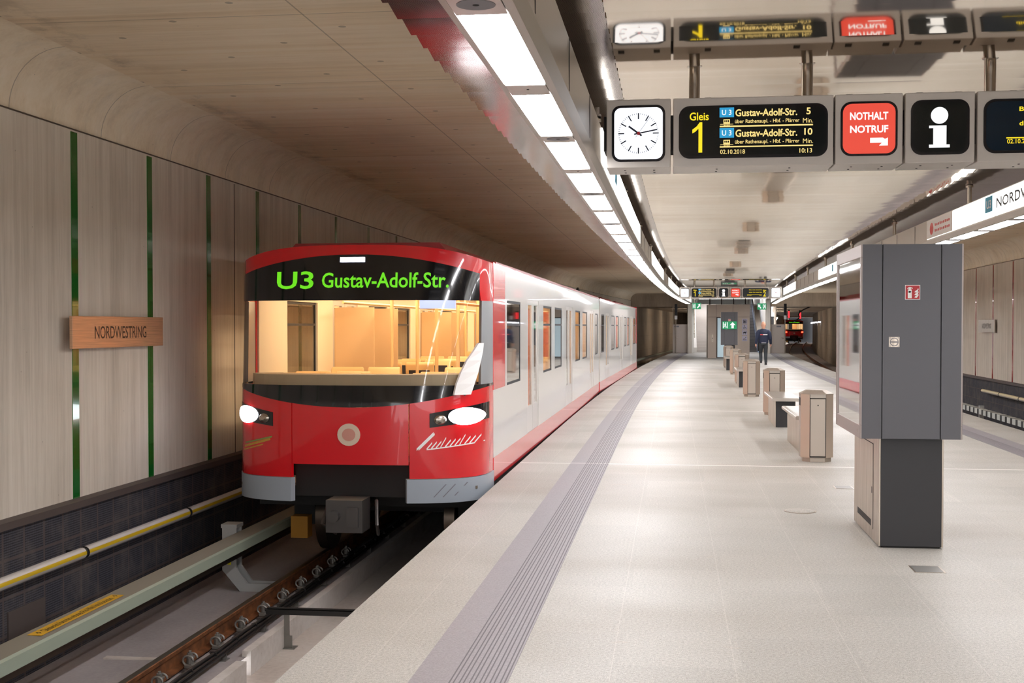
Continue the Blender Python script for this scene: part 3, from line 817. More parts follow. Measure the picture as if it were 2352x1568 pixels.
# ------------------------------------------------------------------ information pillars
def pillar(name, label, loc, rz, near):
    r = thing(name, label, 'information pillar', loc, rz, 'information pillars')
    H0, H1 = .845, 2.315
    b = MB(); b.box(-.205, .25, .1, 1.36, .012, H0)
    b.build('base', [M_BLACKBASE], r, bevel=.004)
    MB().box(-.19, .235, .115, 1.345, 0, .014).build('plinth', [M_SEAM], r)
    s = MB(); s.box(-.217, -.203, .1, 1.36, .012, H0); s.box(.248, .262, .1, 1.36, .012, H0)
    s.build('side_cladding', [M_BRUSH], r, bevel=.002)
    d = MB(); d.box(-.220, -.216, .36, 1.14, .10, .77); d.build('access_door', [M_BRUSH], r)
    d = MB()
    for y0, y1, z0, z1 in ((.355, .36, .1, .775), (1.14, 1.145, .1, .775), (.355, 1.145, .77, .775)): d.box(-.2195, -.2165, y0, y1, z0, z1)
    d.box(-.2215, -.2195, .40, .415, .38, .43); d.build('door_gap', [M_SEAM], r)
    d = MB(); d.box(-.2215, -.2165, .44, 1.14, .115, .165); d.build('letter_slot', [M_SEAM], r)
    # centre column of the case, front sheets
    MB().box(-.211, .211, 0, 1.38, H0, H1).build('column', [M_ANTH], r, bevel=.002)
    MB().box(-.216, .222, .01, 1.37, H0 + .004, H1 - .004).build('shadow_gap', [M_ANTH2], r)
    # two poster cases
    for sg, nm in ((-1, 'poster_case'), (1, 'poster_case')):
        X = lambda a: a * -sg       # written for the side facing the train track
        c = MB()
        def bx(x0, x1, y0, y1, z0, z1, mi=0):
            x0, x1 = sorted((X(x0), X(x1))); c.box(x0, x1, y0, y1, z0, z1, mi)
        bx(-.362, -.218, 0, .03, H0, H1); bx(-.362, -.218, 1.35, 1.38, H0, H1)
        bx(-.362, -.218, .03, 1.35, H1 - .03, H1); bx(-.362, -.218, .03, 1.35, H0, H0 + .03)
        bx(-.235, -.218, .03, 1.35, H0 + .03, H1 - .03)
        case = c.build(nm, [M_ANTH], r)
        f = MB()
        def fx(y0, y1, z0, z1, t=.0):
            x0, x1 = sorted((X(-.374 - t), X(-.360))); f.box(x0, x1, y0, y1, z0, z1)
        fx(0, 1.38, H1 - .095, H1); fx(0, 1.38, H0, H0 + .10); fx(0, .045, H0 + .1, H1 - .095); fx(1.325, 1.38, H0 + .1, H1 - .095)
        f.build('case_frame', [M_BRONZE], case, bevel=.003)
        x0, x1 = sorted((X(-.366), X(-.363)))
        gx = X(-.364); MB().add([(gx, .045, H0 + .1), (gx, 1.325, H0 + .1), (gx, 1.325, H1 - .095), (gx, .045, H1 - .095)], [(0, 1, 2, 3)]).build('glass_pane', [M_GLASS], case)
        # paper sheet on the lit back board
        m = MB(); xp = -.335
        def pr(y0, y1, z0, z1, mi, d):
            P = [(X(xp - d), y1, z0), (X(xp - d), y0, z0), (X(xp - d), y0, z1), (X(xp - d), y1, z1)]
            m.add(P, [(0, 1, 2, 3)], mi)
        x0, x1 = sorted((X(xp), X(-.32))); m.box(x0, x1, .06, 1.31, H0 + .06, H1 - .06, 0)
        pr(.86, 1.22, 1.90, 2.17, 1, .001); pr(.70, .84, 2.10, 2.16, 4, .001)
        pr(.10, 1.24, 1.885, 1.90, 2, .001)
        for kk in range(7): pr(.30 + .05 * (kk % 3), .66 + .04 * (kk % 2), 1.72 - kk * .055, 1.735 - kk * .055, 4 if kk % 3 else 2, .001)
        pr(.38, .5, 1.42, 1.62, 4, .0012); pr(.2, .62, 1.28, 1.33, 1, .001)
        pr(.08, 1.24, 1.12, 1.18, 3, .001); pr(.08, 1.24, 1.09, 1.12, 4, .001); pr(.1, 1.2, .99, 1.03, 1, .001)
        for kk in range(5): pr(.1, .28, 1.08 - kk * .025, 1.088 - kk * .025, 4, .0012)
        m.build('poster', [M_PAPER, M_BLUEPRINT, M_REDPRINT, M_REDPRINT, M_GREYPRINT], case)
        m = MB()
        for yy in (.12, 1.26): m.tube([(X(-.376), yy, H0 + .05), (X(-.373), yy, H0 + .05)], .008, 8)
        m.build('lock_screw', [M_STEEL], case)
    # fire extinguisher pictogram
    m = MB(); y = -.0015
    a0, a1, b0, b1 = -.05, .06, 1.897, 2.007
    m.box(a0, a1, y, 0, b0, b1, 1)
    m.add([(a0 + .004, y - .0005, b0 + .004), (a1 - .004, y - .0005, b0 + .004), (a1 - .004, y - .0005, b1 - .004), (a0 + .004, y - .0005, b1 - .004)], [(0, 1, 2, 3)], 0)
    def pp(pts, mi=1): m.add([(a0 + u * .11, y - .001, b0 + v * .11) for u, v in pts], [tuple(range(len(pts)))], mi)
    pp([(.18, .1), (.44, .1), (.44, .66), (.39, .72), (.39, .78), (.50, .74), (.50, .80), (.37, .86), (.25, .86), (.14, .76), (.16, .72), (.24, .78), (.24, .72), (.18, .66)])
    pp([(.23, .48), (.39, .48), (.39, .58), (.23, .58)], 0)
    for q in range(3): pp([(.62, .14 + q * .18), (.78, .12 + q * .18), (.9, .30 + q * .2), (.86, .42 + q * .18), (.8, .30 + q * .18), (.68, .24 + q * .18)])
    m.build('fire_extinguisher_sign', [M_REDSIGN, M_WHITE], r)
    m = MB(); m.box(-.165, -.088, -.0015, 0, 1.54, 1.616, 0)
    m.prism(circle(-.1265, 1.578, .032, 24), 'y', -.0022, -.0014, 1); m.prism(circle(-.1265, 1.578, .026, 24), 'y', -.0028, -.002, 0)
    m.box(-.155, -.098, -.0034, -.0027, 1.573, 1.583, 1)
    for u in (-.158, -.095):
        for v in (1.547, 1.609): m.prism(circle(u, v, .004, 8), 'y', -.0022, -.0014, 1)
    m.build('round_symbol_plate', [M_BRUSH, M_GREYPRINT], r)
    return r
pillar('information_pillar', 'large anthracite information pillar with lit poster case standing nearest on the platform', (1.785, 9.5, 0), 0, True)
k2 = pillar('information_pillar', 'small distant grey information pillar in front of the lift, with green exit sign', (1.785 + S(55), 55.0, 0), -.038, False)
def exit_sign(label, x0, x1, y, z0, z1, arrow, parent=None, og=(0, 0, 0), hang=None):
    if parent is None:
        og = ((x0 + x1) / 2, y, z0); r = thing('exit_sign', label, 'sign', og, 0, 'green exit signs')
    else: r = parent
    W, H = x1 - x0, z1 - z0
    p = MB().box(x0, x1, y, y + .05, z0, z1)
    bd = p.build('sign_body', [M_GREENLIT], r, org=og)
    if parent is not None: bd['label'] = label
    m = MB()
    def q(pts, d=.002): m.add([(x0 + u * W, y - d, z0 + v * H) for u, v in pts], [tuple(range(len(pts)))])
    fl = (lambda u: u) if arrow != 'flip' else (lambda u: 1 - u)
    def g(pts): q([(fl(a), b) for a, b in pts])
    # running figure at a doorway
    g([(.05, .12), (.10, .12), (.10, .88), (.05, .88)]); g([(.33, .12), (.38, .12), (.38, .88), (.33, .88)])
    g([(.24 + .035 * math.cos(t), .80 + .07 * math.sin(t)) for t in [k * .785 for k in range(8)]])
    g([(.17, .68), (.27, .70), (.24, .45), (.30, .32), (.28, .14), (.24, .14), (.25, .30), (.18, .40), (.13, .22), (.10, .25), (.16, .48), (.20, .62), (.13, .56), (.12, .60)])
    if arrow == 'up':
        g([(.72, .9), (.92, .5), (.80, .55), (.80, .12), (.64, .12), (.64, .55), (.52, .5)])
    else:
        g([(.92, .86), (.92, .36), (.82, .48), (.62, .12), (.54, .26), (.74, .62), (.62, .74)])
    m.build('pictogram', [M_WHITEC], bd, org=og) if parent is None else m.build('pictogram', [M_WHITEC], bd, org=og)
    if hang:
        mm = MB(); mm.tube([((x0 + x1) / 2, y + .025, z1), ((x0 + x1) / 2, y + .025, hang)], .015, 8); mm.build('hanger', [M_STEEL], r, org=og)
    return r
exit_sign('green running-figure exit sign with upward arrow', -.31, .32, -.06, 1.55, 1.90, 'up', k2)

# ------------------------------------------------------------------ waste bins and benches
def make_bin():
    r = bpy.data.objects.new('waste_bin', None); COL.objects.link(r)
    def octo(hx, hy, c, x=0, y=.2): return [(x - hx, y - hy + c), (x - hx + c, y - hy), (x + hx - c, y - hy), (x + hx, y - hy + c), (x + hx, y + hy - c), (x + hx - c, y + hy), (x - hx + c, y + hy), (x - hx, y + hy - c)]
    MB().prism(octo(.175, .175, .085), 'z', 0, .05).build('plinth', [M_BINSTEEL], r)
    b = MB(); o = octo(.2, .2, .1)
    b.loft([[(p[0], p[1], .055) for p in o], [(p[0], p[1], .845) for p in o]])
    for i in range(8): pass
    body = b.build('body', [M_BINPERF, M_BINSTEEL], r)
    for poly in body.data.polygons:
        if abs(poly.normal.y) > .9 or abs(poly.normal.z) > .9: poly.material_index = 1
    d = MB(); d.box(-.092, .092, -.012, .004, .075, .79); d.build('door', [M_BINSTEEL], r, bevel=.004)
    d = MB(); d.box(-.1, .1, -.004, .002, .06, .845); d.build('door_surround', [M_SEAM], r)
    d = MB(); d.box(-.096, .096, -.014, .004, .80, .842); d.build('top_band', [M_FASCIA], r, bevel=.003)
    l = MB()
    l.loft([[(p[0], p[1], .845) for p in octo(.204, .204, .102)], [(p[0], p[1], .852) for p in octo(.204, .204, .102)], [(p[0], p[1], .895) for p in octo(.12, .12, .06)]])
    l.build('lid', [M_BINSTEEL], r)
    s = MB(); s.box(.196, .2025, .12, .28, .70, .80); s.box(-.2025, -.196, .12, .28, .70, .80); s.build('ash_slot', [M_SEAM], r)
    s = MB(); s.tube([(0, -.013, .71), (0, -.016, .71)], .008, 10); s.build('lock', [M_SEAM], r)
    return r
bin0 = make_bin()
bins = [(1.795, 15.52, 0, 'satin steel waste bin standing nearest, in front of the closest bench'),
        (1.925, 23.6, .012, 'steel waste bin with round lock right behind the second bench'),
        (1.885, 29.7, .02, 'steel waste bin standing free halfway down the platform, third from the camera'),
        (2.02, 36.4, .025, 'steel waste bin just behind the third bench, fourth from the camera'),
        (2.19, 43.3, .03, 'distant steel waste bin second from the lift end of the row'),
        (2.25, 50.3, .035, 'farthest small steel waste bin directly before the distant pillar')]
for i, (x, y, a, lb) in enumerate(bins):
    o = bin0 if i == 0 else copy_tree(bin0)
    o.location = (x, y, 0); o.rotation_euler = (0, 0, -a); tag(o, lb, 'waste bin', 'steel waste bins')
def make_bench():
    r = bpy.data.objects.new('bench', None); COL.objects.link(r)
    MB().box(-.16, .16, .0, 1.7, 0, .445).build('pedestal', [M_BLACKBASE], r, bevel=.003)
    s = MB(); s.box(-.168, -.158, -.002, 1.702, .004, .445); s.box(.158, .168, -.002, 1.702, .004, .445)
    s.build('side_panel', [M_BRUSH], r)
    t = MB(); t.prism(rrect(-.235, .235, .447, .5, .02, 4), 'y', -.2, 1.9)
    t.build('seat', [M_FASCIA2], r, smooth=True)
    t = MB(); t.box(-.19, .19, -.15, 1.85, .4995, .502); t.build('seat_perforation', [M_SEAT], r)
    return r
bench0 = make_bench()
for i, (x, y, a, lb) in enumerate([(1.86, 16.75, 0, 'backless steel bench with black end closest to the camera, half hidden by the nearest bin'),
                                   (1.875, 20.8, .01, 'backless steel bench in full view with black end, second from the camera'),
                                   (1.98, 34.2, .02, 'small distant steel bench between the third and fourth bins'),
                                   (2.2, 47.3, .03, 'farthest steel bench, a thin dark sliver before the last bin')]):
    o = bench0 if i == 0 else copy_tree(bench0)
    o.location = (x, y, 0); o.rotation_euler = (0, 0, -a); tag(o, lb, 'bench', 'steel platform benches')
# floor covers
def floor_cover(label, pts, rnd=False):
    xs = [p[0] for p in pts]; ys_ = [p[1] for p in pts]
    og = (sum(xs) / len(xs), sum(ys_) / len(ys_), 0)
    r = thing('floor_cover', label, 'floor cover', og)
    x0, x1, y0, y1 = min(xs), max(xs), min(ys_), max(ys_)
    m = MB()
    if rnd:
        m.prism([((x0 + x1) / 2 + (x1 - x0) / 2 * math.cos(t * .1963), (y0 + y1) / 2 + (x1 - x0) / 2 * math.sin(t * .1963)) for t in range(32)], 'z', .0006, .003)
        m.build('cover_ring', [M_BRUSH], r, org=og)
        m = MB(); k = .9
        m.prism([((x0 + x1) / 2 + (x1 - x0) / 2 * k * math.cos(t * .1963), (y0 + y1) / 2 + (x1 - x0) / 2 * k * math.sin(t * .1963)) for t in range(32)], 'z', .001, .004)
        m.build('cover_inlay', [M_GRANITE], r, org=og)
    else:
        m.prism([(x0, y0), (x1, y0), (x1, y1), (x0, y1)], 'z', .0006, .003); m.build('cover_frame', [M_BRUSH], r, org=og)
        g = .012
        m = MB(); m.prism([(x0 + g, y0 + g), (x1 - g, y0 + g), (x1 - g, y1 - g), (x0 + g, y1 - g)], 'z', .001, .0042)
        m.build('cover_plate', [M_GALV], r, org=og)
    return r
floor_cover('square grey metal floor cover on the paving in front of the big pillar', [(1.66, 8.66), (1.87, 8.9)])
floor_cover('square shiny metal floor cover on the paving left behind the big pillar', [(1.69, 13.02), (1.88, 13.26)])
floor_cover('round floor cover with paved inlay left of the big pillar', [(1.02, 11.3), (1.31, 11.5)], True)

# ------------------------------------------------------------------ track furniture
def rail(label, x, ys, off):
    prof = [(-.07, -1.115), (.07, -1.115), (.07, -1.102), (.012, -1.088), (.01, -1.0), (.034, -.985), (.036, -.955), (.028, -.95), (-.028, -.95), (-.036, -.955), (-.034, -.985), (-.01, -1.0), (-.012, -1.088), (-.07, -1.102)]
    m = MB(); m.sweep([(x + a, b) for a, b in prof], ys, off, 0, True)
    n = len(prof)
    for k in range(len(ys) - 1):
        m.m[k * n + 7] = 1
    o = m.build('running_rail', [M_RUST, M_RAILTOP]); tag(o, label, 'rail', 'running rails'); return o
rail('rusty brown running rail lying along the left trackbed before the red train', -4.05, YS, S)
rail('running rail hidden under the platform edge on the train side', -2.56, YS, S)
rail('running rail of the empty far track nearest the platform', 6.35, YS, S)
rail('running rail of the empty far track curving past the concrete wall', 7.85, YS, S)
# rail fastenings
f0 = bpy.data.objects.new('rail_fastening', None); COL.objects.link(f0)
MB().prism([(.02, -.11), (.15, -.11), (.15, .11), (.02, .11)], 'z', 0, .02).build('base_plate', [M_LEDGE], f0)
m = MB(); m.prism([(.02, -.06), (.1, -.06), (.1, .06), (.02, .06)], 'z', .02, .05); m.build('clamp_block', [M_GALV], f0, bevel=.006)
m = MB()
m.tube([(.05 + .045 * math.cos(t), -.045 + .0 * t, .085 + .04 * math.sin(t)) for t in [k * .45 for k in range(13)]], .009, 8)
m.tube([(.05 + .045 * math.cos(t), .045, .085 + .04 * math.sin(t)) for t in [k * .45 for k in range(13)]], .009, 8)
m.tube([(.05, -.05, .045), (.05, .05, .045)], .009, 8)
m.build('spring_clip', [M_GALV], f0, smooth=True)
m = MB(); m.tube([(.05, 0, .04), (.05, 0, .10)], .03, 10); m.tube([(.05, 0, .10), (.05, 0, .112)], .04, 12); m.prism([(.05 + .024 * math.cos(k * 1.047), .024 * math.sin(k * 1.047)) for k in range(6)], 'z', .112, .14)
m.tube([(.05, 0, .14), (.05, 0, .155)], .013, 8)
m.build('bolt', [M_GALV], f0)
m = MB(); m.tube([(.125, .085, .02), (.125, .085, .032)], .014, 8); m.build('plate_bolt', [M_RUST], f0)
ordn = ['first', 'second', 'third', 'fourth', 'fifth', 'sixth', 'seventh', 'eighth', 'ninth', 'tenth', 'eleventh', 'twelfth']
for i in range(11):
    o = f0 if i == 0 else copy_tree(f0)
    o.location = (-4.0 + .005, 8.37 + .607 * i, -1.137)
    if i == 0: lb = 'bolted spring rail fastening at the bottom edge of the photo, nearest of the row'
    else: lb = '%s bolted spring rail fastening along the brown rail, counted from the camera' % ordn[i]
    tag(o, lb, 'rail fastening', 'rail fastenings')
# cable run beside the rail
r = thing('cable_run', 'black cables on small posts running beside the rusty rail', 'cable', (-3.78, 8, -1.06))
og = (-3.78, 8, -1.06)
m = MB()
for dx, dz in ((0, 0), (.03, -.006), (.012, .022)):
    m.tube([(-3.80 + dx, y, -1.05 + dz + .006 * math.sin(y * 5)) for y in [5 + .4 * k for k in range(36)]], .013, 8)
m.build('cables', [M_CABLE], r, smooth=True, org=og)
m = MB(); m.box(-3.835, -3.74, 5, 19, -1.078, -1.066); m.build('cable_tray', [M_CABLE], r, org=og)
for k in range(11):
    y = 7.9 + 1.0 * k
    m = MB(); m.box(-3.80, -3.75, y - .012, y + .012, -1.14, -1.066); m.box(-3.80, -3.74, y - .05, y + .05, -1.14, -1.134); m.build('cable_post', [M_GALV], r, org=og)
for k in range(22):
    y = 8.2 + .5 * k
    m = MB(); m.tube([(-3.79, y - .008, -1.045), (-3.79, y + .008, -1.045)], .032, 8); m.build('cable_tie', [M_CABLE], r, org=og)
r = thing('cable_bridge', 'black cable duct on a post crossing from the rail to the platform edge', 'cable', (-3.3, 10.95, -1.3))
og = (-3.3, 10.95, -1.3)
m = MB(); m.box(-3.75, -2.66, 10.91, 10.98, -.985, -.965); m.box(-3.75, -2.66, 10.905, 10.915, -.985, -.94); m.build('duct', [M_CABLE], r, org=og)
m = MB(); m.tube([(-3.77, 10.95, -.95), (-2.66, 10.95, -.945)], .016, 8); m.tube([(-3.74, 10.93, -.93), (-2.66, 10.93, -.93)], .012, 8); m.build('cables', [M_CABLE], r, smooth=True, org=og)
m = MB(); m.box(-3.58, -3.53, 10.92, 10.935, -1.3, -.985); m.box(-3.575, -3.50, 10.915, 10.92, -1.3, -1.18); m.box(-3.63, -3.47, 10.88, 11.0, -1.3, -1.293); m.build('post', [M_GALV], r, org=og)
# power-rail cover
r = thing('power_rail_cover', 'long pale green cover beam of the power rail with yellow warning label', 'rail cover', (-4.58, 10, -.6))
og = (-4.58, 10, -.6)
m = MB(); m.sweep([(-4.69, -.66), (-4.46, -.66), (-4.46, -.565), (-4.48, -.55), (-4.69, -.545)], YS, S, 0, True)
for k in range(len(YS) - 1): m.m[k * 5 + 3] = 1
m.build('cover', [M_COVER, M_COVERTOP], r, org=og)
m = MB(); z = -.5445
m.add([(-4.645, 8.27, z), (-4.53, 8.27, z), (-4.53, 9.62, z), (-4.645, 9.62, z)], [(0, 1, 2, 3)], 0)
text(m, 'Gleisbereich betreten verboten. F\u00fcr Hilfe Notruf benutzen.', lambda u, v: (-4.555 - .065 * v, 8.40 + 1.10 * u, z + .0006), 1, .006)
for y0 in (8.32, 9.55):
    m.add([(-4.56, y0 + .01, z + .0006), (-4.59, y0 + .045, z + .0006), (-4.592, y0 + .03, z + .0006), (-4.625, y0 + .04, z + .0006), (-4.59, y0, z + .0006), (-4.588, y0 + .018, z + .0006)], [(0, 1, 2, 3, 4, 5)], 1)
m.build('warning_label', [M_WARN, M_BLACKTXT], r, org=og)
m = MB(); m.sweep([(-4.66, -.74), (-4.52, -.74), (-4.52, -.66), (-4.66, -.66)], YS, S, 0, True); m.build('power_rail', [M_RAILTOP], r, org=og)
for k, y in enumerate([3.4, 8.0 - .0, 12.8, 17.6, 22.4]):
    if k == 1: continue
    og2 = (-4.75, y, -1.2)
    r = thing('power_rail_bracket', ['', '', 'grey curved bracket holding the green cover beam just before the train', 'dark bracket under the cover beam beneath the red train', 'farther bracket under the cover beam beneath the red train'][k] or 'grey bracket of the cover beam beside the camera', 'bracket', og2, 0, 'power rail brackets')
    for dy, nm in ((-.09, 'web'), (.06, 'web')):
        m = MB(); m.prism([(-4.86, -.47), (-4.70, -.47), (-4.70, -.93), (-4.58, -1.10), (-4.24, -1.10), (-4.24, -1.19), (-4.66, -1.19), (-4.86, -.96)], 'y', y + dy, y + dy + .03)
        m.build(nm, [M_BRACKET], r, org=og2)
    m = MB(); m.prism([(-4.86, -.47), (-4.84, -.47), (-4.84, -.965), (-4.655, -1.175), (-4.24, -1.175), (-4.24, -1.19), (-4.66, -1.19), (-4.86, -.97)], 'y', y - .06, y + .06)
    m.box(-4.87, -4.69, y - .1, y + .1, -.50, -.46); m.build('channel', [M_BRACKET], r, org=og2)
    m = MB(); m.box(-4.80, -4.76, y - .094, y - .089, -.90, -.85); m.build('reflector', [mat('yellow_reflector_%d' % k, 'd8d31e', .4)], r, org=og2)
    m = MB()
    for xx in (-4.42, -4.29): m.tube([(xx, y, -1.175), (xx, y, -1.15)], .02, 8)
    m.build('anchor_bolt', [M_SEAM], r, org=og2)
# wall tubes
def wall_tube(label, x, y0, y1, z, sgn, cols, off, grp, arm):
    og = (x + off((y0 + y1) / 2), (y0 + y1) / 2, z)
    r = thing('wall_tube', label, 'tube', og, 0, grp)
    m = MB(); R_ = .052; n = 20
    rings = []
    for y in (y0 + .02, y1 - .02):
        rings.append([(x + sgn * R_ * math.sin(2 * math.pi * k / n + .16) + off(y), y, z + R_ * math.cos(2 * math.pi * k / n + .16)) for k in range(n)])
    m.loft(rings, 0)
    for k in range(n):
        a = math.degrees(2 * math.pi * (k + .5) / n + .16)
        m.m[k] = 1 if 63 < a < 99 else (2 if 99 <= a < 250 else 0)
    m.build('sleeve', cols, r, smooth=True, org=og)
    c = MB(); c.tube([(x + off(y1), y1 - .03, z), (x + off(y1), y1 + .03, z)], .048, 16); c.tube([(x + off(y1), y1 - .025, z), (x + off(y1), y1 - .012, z)], .056, 16); c.tube([(x + off(y1), y1 + .012, z), (x + off(y1), y1 + .025, z)], .056, 16)
    c.build('joint_collar', [M_CABLE], r, smooth=True, org=og)
    ym = y0 + .05
    a, b = sorted((x + off(ym), x - sgn * arm + off(ym)))
    MB().box(a, b, ym - .02, ym + .02, z - .012, z + .012).build('wall_arm', [M_CABLE], r, org=og)
lt = ['white tube with yellow stripe on the dark wall at the left photo edge', 'white tube with yellow stripe between the two black joint collars', 'striped wall tube running behind the front of the red train', 'striped wall tube hidden beside the front car of the train']
for k in range(4):
    wall_tube(lt[k], -5.3, 8.03 + 2.39 * k, 10.42 + 2.39 * k, -.358, 1, [M_TUBEW, M_TUBEY, M_TUBEG], S, 'striped wall tubes', .19)
for k in range(6):
    y0 = 25.0 + 2.15 * k + .05
    wall_tube('cream tube segment on the dark lining of the far track, %s from the camera' % ordn[k], 8.98, y0, y0 + 2.15, -.235, -1, [M_TUBEC, M_TUBEC, M_TUBEG], S, 'cream wall tubes', .21)
m = MB(); m.sweep([(8.12, -.56), (8.12, -.70), (8.3, -.70), (8.3, -.56)], [y for y in YS if 18 <= y <= 60], S, 0, True)
mw = mat('slotted_pale_cover', 'c9c9c2', .5); n = N(mw); x = n.xyz(); n.color(n.mix(n.lines(x[1], .5, .2), 'd4d6cf', '3a3c3a'))
tag(m.build('power_rail_cover', [mw]), 'slotted pale cover beam of the power rail along the far track', 'rail cover')
for o_ in (bpy.data.objects['power_rail_cover.001'],):
    for y in (20., 25., 30., 35., 40.):
        b = MB(); b.box(8.24 + S(y), 8.36 + S(y), y - .06, y + .06, -1.22, -.5); b.build('support', [M_BRACKET], o_)

# ------------------------------------------------------------------ the trains
E_ = .625; TW, TD = 1.36, .95
def fpt(th, z, off=0.0):
    s_, c_ = math.sin(th), max(0.0, math.cos(th))
    rake = max(0.0, z - .9) * .14
    ce = c_ ** E_
    x = math.copysign(abs(s_) ** E_, s_) * (TW + off)
    y = TD * (1 - ce) - off * ce + rake * ce
    return (x, y, z)
def th_of(x): return math.asin(max(-1, min(1, math.copysign((abs(x) / TW) ** (1 / E_), x))))
def zroof(x): return 2.545 - .165 * (abs(x) / TW) ** 3.2
def patch(mb, x0, x1, zlo, zhi, off=0.0, thick=.03, nt=40, nz=8, mi=0, single=False):
    a, b = th_of(x0), th_of(x1)
    # even spacing along x in the middle, along the angle at the corners
    ts = [a + (b - a) * i / nt for i in range(nt + 1)]
    def grid(o):
        g = []
        for t in ts:
            x = fpt(t, 1)[0]
            l, h = zlo(x), zhi(x)
            if h < l + .001: h = l + .001
            g.append([fpt(t, l + (h - l) * j / nz, o) for j in range(nz + 1)])
        return g
    ga, gb = grid(off), grid(off - thick)
    if single:
        n0 = len(mb.v); M_ = nz + 1
        for col in ga: mb.v += col
        for i in range(nt):
            for j in range(nz):
                p = n0 + i * M_ + j; mb.f.append((p, p + M_, p + M_ + 1, p + 1)); mb.m.append(mi)
        return mb
    n0 = len(mb.v); M_ = nz + 1; cnt = (nt + 1) * M_
    for g in (ga, gb):
        for col in g: mb.v += col
    def F(*f): mb.f.append(tuple(n0 + i for i in f)); mb.m.append(mi)
    for i in range(nt):
        for j in range(nz):
            p = i * M_ + j
            F(p, p + M_, p + M_ + 1, p + 1); F(cnt + p, cnt + p + 1, cnt + p + M_ + 1, cnt + p + M_)
        p = i * M_
        F(p, cnt + p, cnt + p + M_, p + M_); q = p + nz; F(q, q + M_, cnt + q + M_, cnt + q)
    for j in range(nz):
        F(j, j + 1, cnt + j + 1, cnt + j); p = nt * M_ + j; F(p, cnt + p, cnt + p + 1, p + 1)
    return mb
WIN = [(2.0, 3.25), (5.9, 7.1), (7.6, 8.8), (11.6, 12.8), (13.4, 14.7), (17.3, 18.25)]
DOORS = [(3.95, 5.25), (9.6, 10.9), (15.5, 16.8)]
def build_train(label, loc, rz, main):
    r = thing('underground_train', label, 'train', loc, rz, None)
    C = lambda v: (lambda x: v)
    zband = lambda x: .86 + .2 * (abs(x) / TW) ** 2
    zarch = lambda x: 2.445 - .2 * (abs(x) / 1.3) ** 2
    # --- front
    m = MB()
    zbot = lambda x: .27 if -.61 < x < .63 else .13
    for a, b in ((-1.36, -.62), (-.61, .62), (.63, 1.36)):
        patch(m, a, b, C(.13 if abs(a + b) > .2 else .27), zband)
    m.build('front_panel', [M_TRED], r, smooth=True)
    m = MB(); patch(m, -1.36, 1.36, zband, C(1.085), .004); m.build('waist_band', [M_TBLACK], r, smooth=True)
    m = MB(); patch(m, -1.352, 1.30, C(1.085), C(1.965), -.004, single=True); m.build('windscreen', [M_TGLASS], r, smooth=True)
    for a, b in ((-1.36, -1.352), (1.302, 1.36)):
        m = MB(); patch(m, a, b, C(1.085), C(1.965), .0, .03, 10, 6); m.build('windscreen_pillar', [M_PILL], r, smooth=True)
    m = MB(); patch(m, -1.30, 1.28, C(1.965), zarch, .004); disp = m.build('destination_display', [M_TBLACK], r, smooth=True)
    m = MB(); patch(m, -1.36, 1.36, lambda x: zarch(x) if abs(x) < 1.29 else 1.965, zroof, 0.0)
    # roof nose behind the header
    ts = [-math.pi / 2 + math.pi * i / 40 for i in range(41)]
    m.loft([[fpt(t, zroof(fpt(t, 1)[0])) for t in ts], [(fpt(t, 1)[0], 1.15, zroof(fpt(t, 1)[0])) for t in ts]], 0, False, False)
    m.build('front_header', [M_TRED], r, smooth=True)
    m = MB()
    def led(s, x0, x1, z0, z1):
        v, f = glyphs(s, .015)
        m.add([fpt(th_of(x0 + (x1 - x0) * p[0]), z0 + (z1 - z0) * p[1], .0085) for p in v], f)
    if main:
        led('U3', -.83, -.42, 2.085, 2.27); led('Gustav-Adolf-Str.', -.33, .99, 2.095, 2.255)
    else: led('Nicht einsteigen', -.75, .75, 2.12, 2.27)
    m.build('led_text', [M_LED], disp)
    m = MB(); patch(m, -.14, .12, C(2.365), C(2.415), .014, .012, 6, 2); m.build('top_lamp', [M_TOPL if main else M_TSCREEN], r)
    # lamps
    for sg in (-1, 1):
        m = MB()
        a, b = sorted((sg * .83, sg * 1.353))
        patch(m, a, b, lambda x: .655 + .06 * (abs(x) - .83) / .5, lambda x: .80 + .09 * (abs(x) - .83) / .5, .006, .02, 14, 3)
        h = m.build('lamp_housing', [M_TBLACK], r, smooth=True)
        def blob(cx_, cz_, rx, rz_, off):
            q = MB(); rs = []
            for o_, kk in ((off - .03, 1.0), (off, 1.0), (off + .012, .75), (off + .018, .4), (off + .02, .02)):
                rs.append([fpt(th_of(max(-1.358, min(1.358, cx_ + kk * rx * math.cos(k * .2618)))), cz_ + kk * rz_ * math.sin(k * .2618), o_) for k in range(24)])
            q.loft(rs); return q
        blob(sg * 1.17, .765, .16, .09, .016).build('headlamp' if main else 'tail_lamp', [M_HEADL if main else M_TAIL], h)
        blob(sg * .93, .735, .06, .05, .013).build('side_lamp', [M_STEEL], h)
    m = MB(); m.loft([[fpt(th_of(.12 * math.cos(k * .2618)), .58 + .115 * math.sin(k * .2618), o) for k in range(24)] for o in (.01, -.005)])
    m.loft([[fpt(th_of(.07 * math.cos(k * .2618)), .58 + .065 * math.sin(k * .2618), o) for k in range(24)] for o in (.013, .0)], 1)
    m.build('emblem', [mat('emblem_cream', 'd8c2ac', .4), mat('emblem_rose', 'c98d7d', .4)], r)
    for a, b in ((-1.36, -.62), (.60, 1.36)):
        m = MB(); patch(m, a, b, C(-.12), C(.125), .01, .06, 16, 3); m.build('bumper', [M_TGREY], r, smooth=True)
    m = MB(); m.box(-.66, .66, .3, .9, -.1, .27); m.box(-1.3, 1.3, .99, 1.1, -.3, .2); m.build('coupler_recess', [M_TDARK], r)
